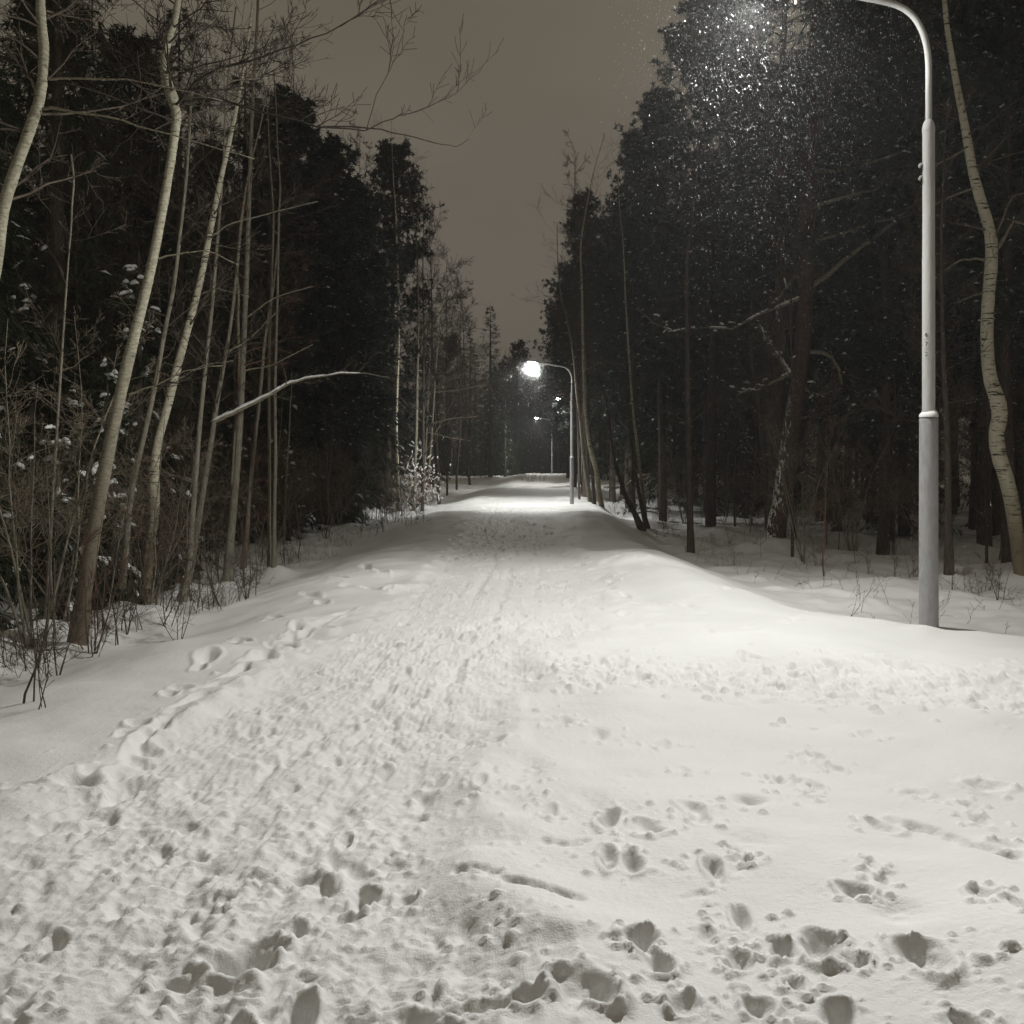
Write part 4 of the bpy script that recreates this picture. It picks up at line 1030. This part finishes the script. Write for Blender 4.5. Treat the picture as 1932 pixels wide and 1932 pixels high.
hk = MB(); hk.tube([Vector((-1.27, 0, 6.22)), Vector((-1.275, 0, 6.05))], [.012, .012], 6)
cs = MB(); rr = random.Random(3)      # snow on the sleeve shoulder: tilted collar
for i, (r, z) in enumerate([(.089, 2.072), (.090, 2.09), (.080, 2.115), (.064, 2.135), (.055, 2.14)]):
    for j in range(24):
        t = 2 * math.pi * j / 24; k = 1 + .25 * math.cos(t - .5)
        cs.v.append(Vector((math.cos(t) * r, math.sin(t) * r, 2.072 + (z - 2.072) * k)))
for i in range(4):
    for j in range(24):
        a = i * 24 + j; b = i * 24 + (j + 1) % 24; cs.f.append((a, b, b + 24, a + 24))
hs = MB(); hs.blob(Vector((-1.62, 0, 6.31)), Vector((-1, 0, 0)), .30, .12, .05, rr, 12, 8, 0)
LM = dict(sleeve=sl.mesh('sleeve', M['concrete']), pole=ps.mesh('pole', M['paint']), bolt=ps_bolts.mesh('hook', M['paint']), arm=am.mesh('arm', M['paint']),
          hook=hk.mesh('pendant', M['paint']), collar=cs.mesh('collar_snow', M['snow']), head=head_mesh(), lens=lens_mesh(), cap=hs.mesh('cap_snow', M['snow']))

ld = bpy.data.lights.new('lamp_light', 'POINT'); ld.energy = LAMP_W; ld.shadow_soft_size = .05; ld.color = (1.0, 1.0, .955)
ld.use_nodes = True; ln = ld.node_tree
em = next(n for n in ln.nodes if n.type == 'EMISSION')
ies = ln.nodes.new('ShaderNodeTexIES'); ies.mode = 'INTERNAL'; ies.ies = txt; ies.inputs['Strength'].default_value = 1.0
ln.links.new(ies.outputs[0], em.inputs['Strength'])

ld2 = ld.copy(); ld2.energy = LAMP_W * 1.6
def street_lamp(x, y, label, z=None):
    z = gz(x, y) if z is None else z
    r = thing('street_lamp', label, 'street lamp', (x, y, z), 0, 1, 'lamps along the right side of the path')
    obj('sleeve', LM['sleeve'], r); obj('pole', LM['pole'], r)
    obj('hook', LM['bolt'], r); arm = obj('arm', LM['arm'], r); obj('pendant', LM['hook'], arm)
    h = obj('lamp_head', LM['head'], r, (-1.60, 0, 6.26)); h.rotation_euler = (0, math.radians(9), 0)
    obj('lens', LM['lens'], h); obj('snow_collar', LM['collar'], r); obj('snow_cap', LM['cap'], r)
    l = bpy.data.objects.new('lamp_bulb', ld2 if 20 < y < 60 else ld); COL.objects.link(l); l.parent = r; l.location = (-1.72, 0, 6.065)
    return r
L1 = street_lamp(4.008, 9.85, 'nearest tall grey lamp pole with its head above the frame', -.02)
street_lamp(2.63, 45, 'second lamp pole with a bright lit head over the path')
street_lamp(5.1, 74, 'third lamp, its lit head small behind the second pole')
street_lamp(4.45, 114, 'farthest lamp pole standing on the crest at the end of the path')

# the number plates on the nearest pole
for i, (ch, z) in enumerate((('6', 2.86), ('7', 2.77), ('2', 2.675))):
    az = math.radians(228); r0 = .0600
    pm = MB(); hh = .034; n = 6
    for zz in (-hh, hh):
        for k in range(n + 1):
            a = az + (k / n - .5) * .62; pm.v.append(Vector((math.cos(a) * (r0 + .0015), math.sin(a) * (r0 + .0015), z + zz)))
    for k in range(n): pm.f.append((k, k + 1, k + n + 2, k + n + 1))
    pl = obj('number_plate', pm.mesh('number_plate', M['plate']), L1)
    cu = bpy.data.curves.new('digit', 'FONT'); cu.body = ch; cu.size = .062; cu.align_x = 'CENTER'; cu.align_y = 'CENTER'; cu.extrude = .0006
    to = bpy.data.objects.new('tmp', cu); COL.objects.link(to)
    me = bpy.data.meshes.new_from_object(to.evaluated_get(bpy.context.evaluated_depsgraph_get())); bpy.data.objects.remove(to)
    me.materials.clear(); me.materials.append(M['ink'])
    d = obj('digit', me, pl, (math.cos(az) * (r0 + .0030), math.sin(az) * (r0 + .0030), z))
    d.rotation_euler = (math.radians(90), 0, az + math.pi / 2)

# ------------------------------------------------------------------ falling snow
fl = MB(); r5 = random.Random(21)
def flake(x, y, z, s):
    ax = Vector((.30 + r5.gauss(0, .12), r5.gauss(0, .2), -1)).normalized(); sd = Vector((r5.gauss(0, 1), r5.gauss(0, 1), .2)).normalized()
    fl.octa(Vector((x, y, z)), ax, sd, s * r5.uniform(2.0, 4.5), s * .5, s * .5)
n = 0
while n < 7000:
    y = r5.uniform(5, 17); x = r5.uniform(.8, 9.5); z = r5.uniform(.6, 9.5)
    if (x / y) < .06 + .16 * r5.random(): continue
    n += 1; flake(x, y, z, r5.uniform(.0012, .0030))
n = 0
while n < 9000:      # thicker curtain in the light under the near lamp
    y = r5.gauss(11.2, 1.6); x = r5.gauss(2.6, .85); z = 7.3 - abs(r5.gauss(0, 1.5))
    if (x / y) < .07 + .14 * r5.random(): continue
    n += 1; flake(x, y, z, r5.uniform(.0013, .0034) if r5.random() < .985 else r5.uniform(.0035, .005))
for i in range(500):
    flake(r5.gauss(1.0, .8), r5.gauss(45, 1.4), 6.1 - abs(r5.gauss(0, 1.1)), r5.uniform(.004, .0075))
for i in range(1500):  # extra flakes packed round the second lamp head to form its halo
    q = abs(r5.gauss(0, .34)); d = rvec(r5, 1).normalized() * q
    flake(.92 + d.x, 45 + d.y, 6.15 + d.z, r5.uniform(.004, .009))
o = obj('falling_snow', fl.mesh('falling_snow', M['flake'], False)); o['kind'] = 'stuff'

# ------------------------------------------------------------------ sky, haze, camera
w = bpy.data.worlds.new('World'); S.world = w; w.use_nodes = True
nt = w.node_tree; bg = nt.nodes['Background']
tc = nt.nodes.new('ShaderNodeTexCoord')
mp = nt.nodes.new('ShaderNodeMapping'); mp.inputs['Scale'].default_value = (1, 1, 3.0); nt.links.new(tc.outputs['Generated'], mp.inputs[0])
nz = nt.nodes.new('ShaderNodeTexNoise'); nz.inputs['Scale'].default_value = 1.6; nz.inputs['Detail'].default_value = 5; nt.links.new(mp.outputs[0], nz.inputs['Vector'])
sp = nt.nodes.new('ShaderNodeSeparateXYZ'); nt.links.new(tc.outputs['Generated'], sp.inputs[0])
c1 = ramp(nt, sp.outputs[2], [(0.0, (.108, .094, .075)), (0.22, (.122, .106, .084)), (0.5, (.132, .114, .084)), (1.0, (.12, .105, .08))])
c2 = ramp(nt, nz.outputs['Fac'], [(0.28, (.84, .83, .81)), (0.72, (1.14, 1.145, 1.16))])
mx = nt.nodes.new('ShaderNodeMix'); mx.data_type = 'RGBA'; mx.blend_type = 'MULTIPLY'; mx.inputs[0].default_value = 1
nt.links.new(c1, mx.inputs[6]); nt.links.new(c2, mx.inputs[7]); nt.links.new(mx.outputs[2], bg.inputs[0])
bg.inputs['Strength'].default_value = 1.0

# falling snow too fine to see as flakes: thin even air over the whole place
bx = MB(); X0, X1, Y0, Y1, Z0, Z1 = -460, 460, -70, 660, -3, 24
bx.v = [Vector(p) for p in ((X0, Y0, Z0), (X1, Y0, Z0), (X1, Y1, Z0), (X0, Y1, Z0), (X0, Y0, Z1), (X1, Y0, Z1), (X1, Y1, Z1), (X0, Y1, Z1))]
bx.f = [(0, 3, 2, 1), (4, 5, 6, 7), (0, 1, 5, 4), (1, 2, 6, 5), (2, 3, 7, 6), (3, 0, 4, 7)]
hm = bpy.data.materials.new('haze'); hm.use_nodes = True; hn = hm.node_tree; hn.nodes.clear()
ho = hn.nodes.new('ShaderNodeOutputMaterial'); hv = hn.nodes.new('ShaderNodeVolumePrincipled')
hv.inputs['Color'].default_value = (.9, .9, .9, 1); hv.inputs['Density'].default_value = HAZE; hv.inputs['Anisotropy'].default_value = .3
hn.links.new(hv.outputs[0], ho.inputs['Volume'])
o = obj('haze', bx.mesh('haze', hm, False)); o['kind'] = 'stuff'

cam = bpy.data.cameras.new('camera'); co = bpy.data.objects.new('camera', cam); COL.objects.link(co)
co.location = (0, 0, EYE); co.rotation_euler = (math.radians(90), 0, 0)
cam.sensor_width = 36; cam.lens = 36.0 * F / 1932.0
cam.shift_y = -(CX - HY) / 1932.0
cam.clip_start = .05; cam.clip_end = 2000
S.camera = co

S.view_settings.view_transform = 'Standard'; S.view_settings.look = 'None'
S.view_settings.exposure = 0; S.view_settings.gamma = 1
S.cycles.use_denoising = True
S.cycles.max_bounces = 6; S.cycles.diffuse_bounces = 4; S.cycles.glossy_bounces = 2; S.cycles.transparent_max_bounces = 4
S.cycles.sample_clamp_indirect = 4
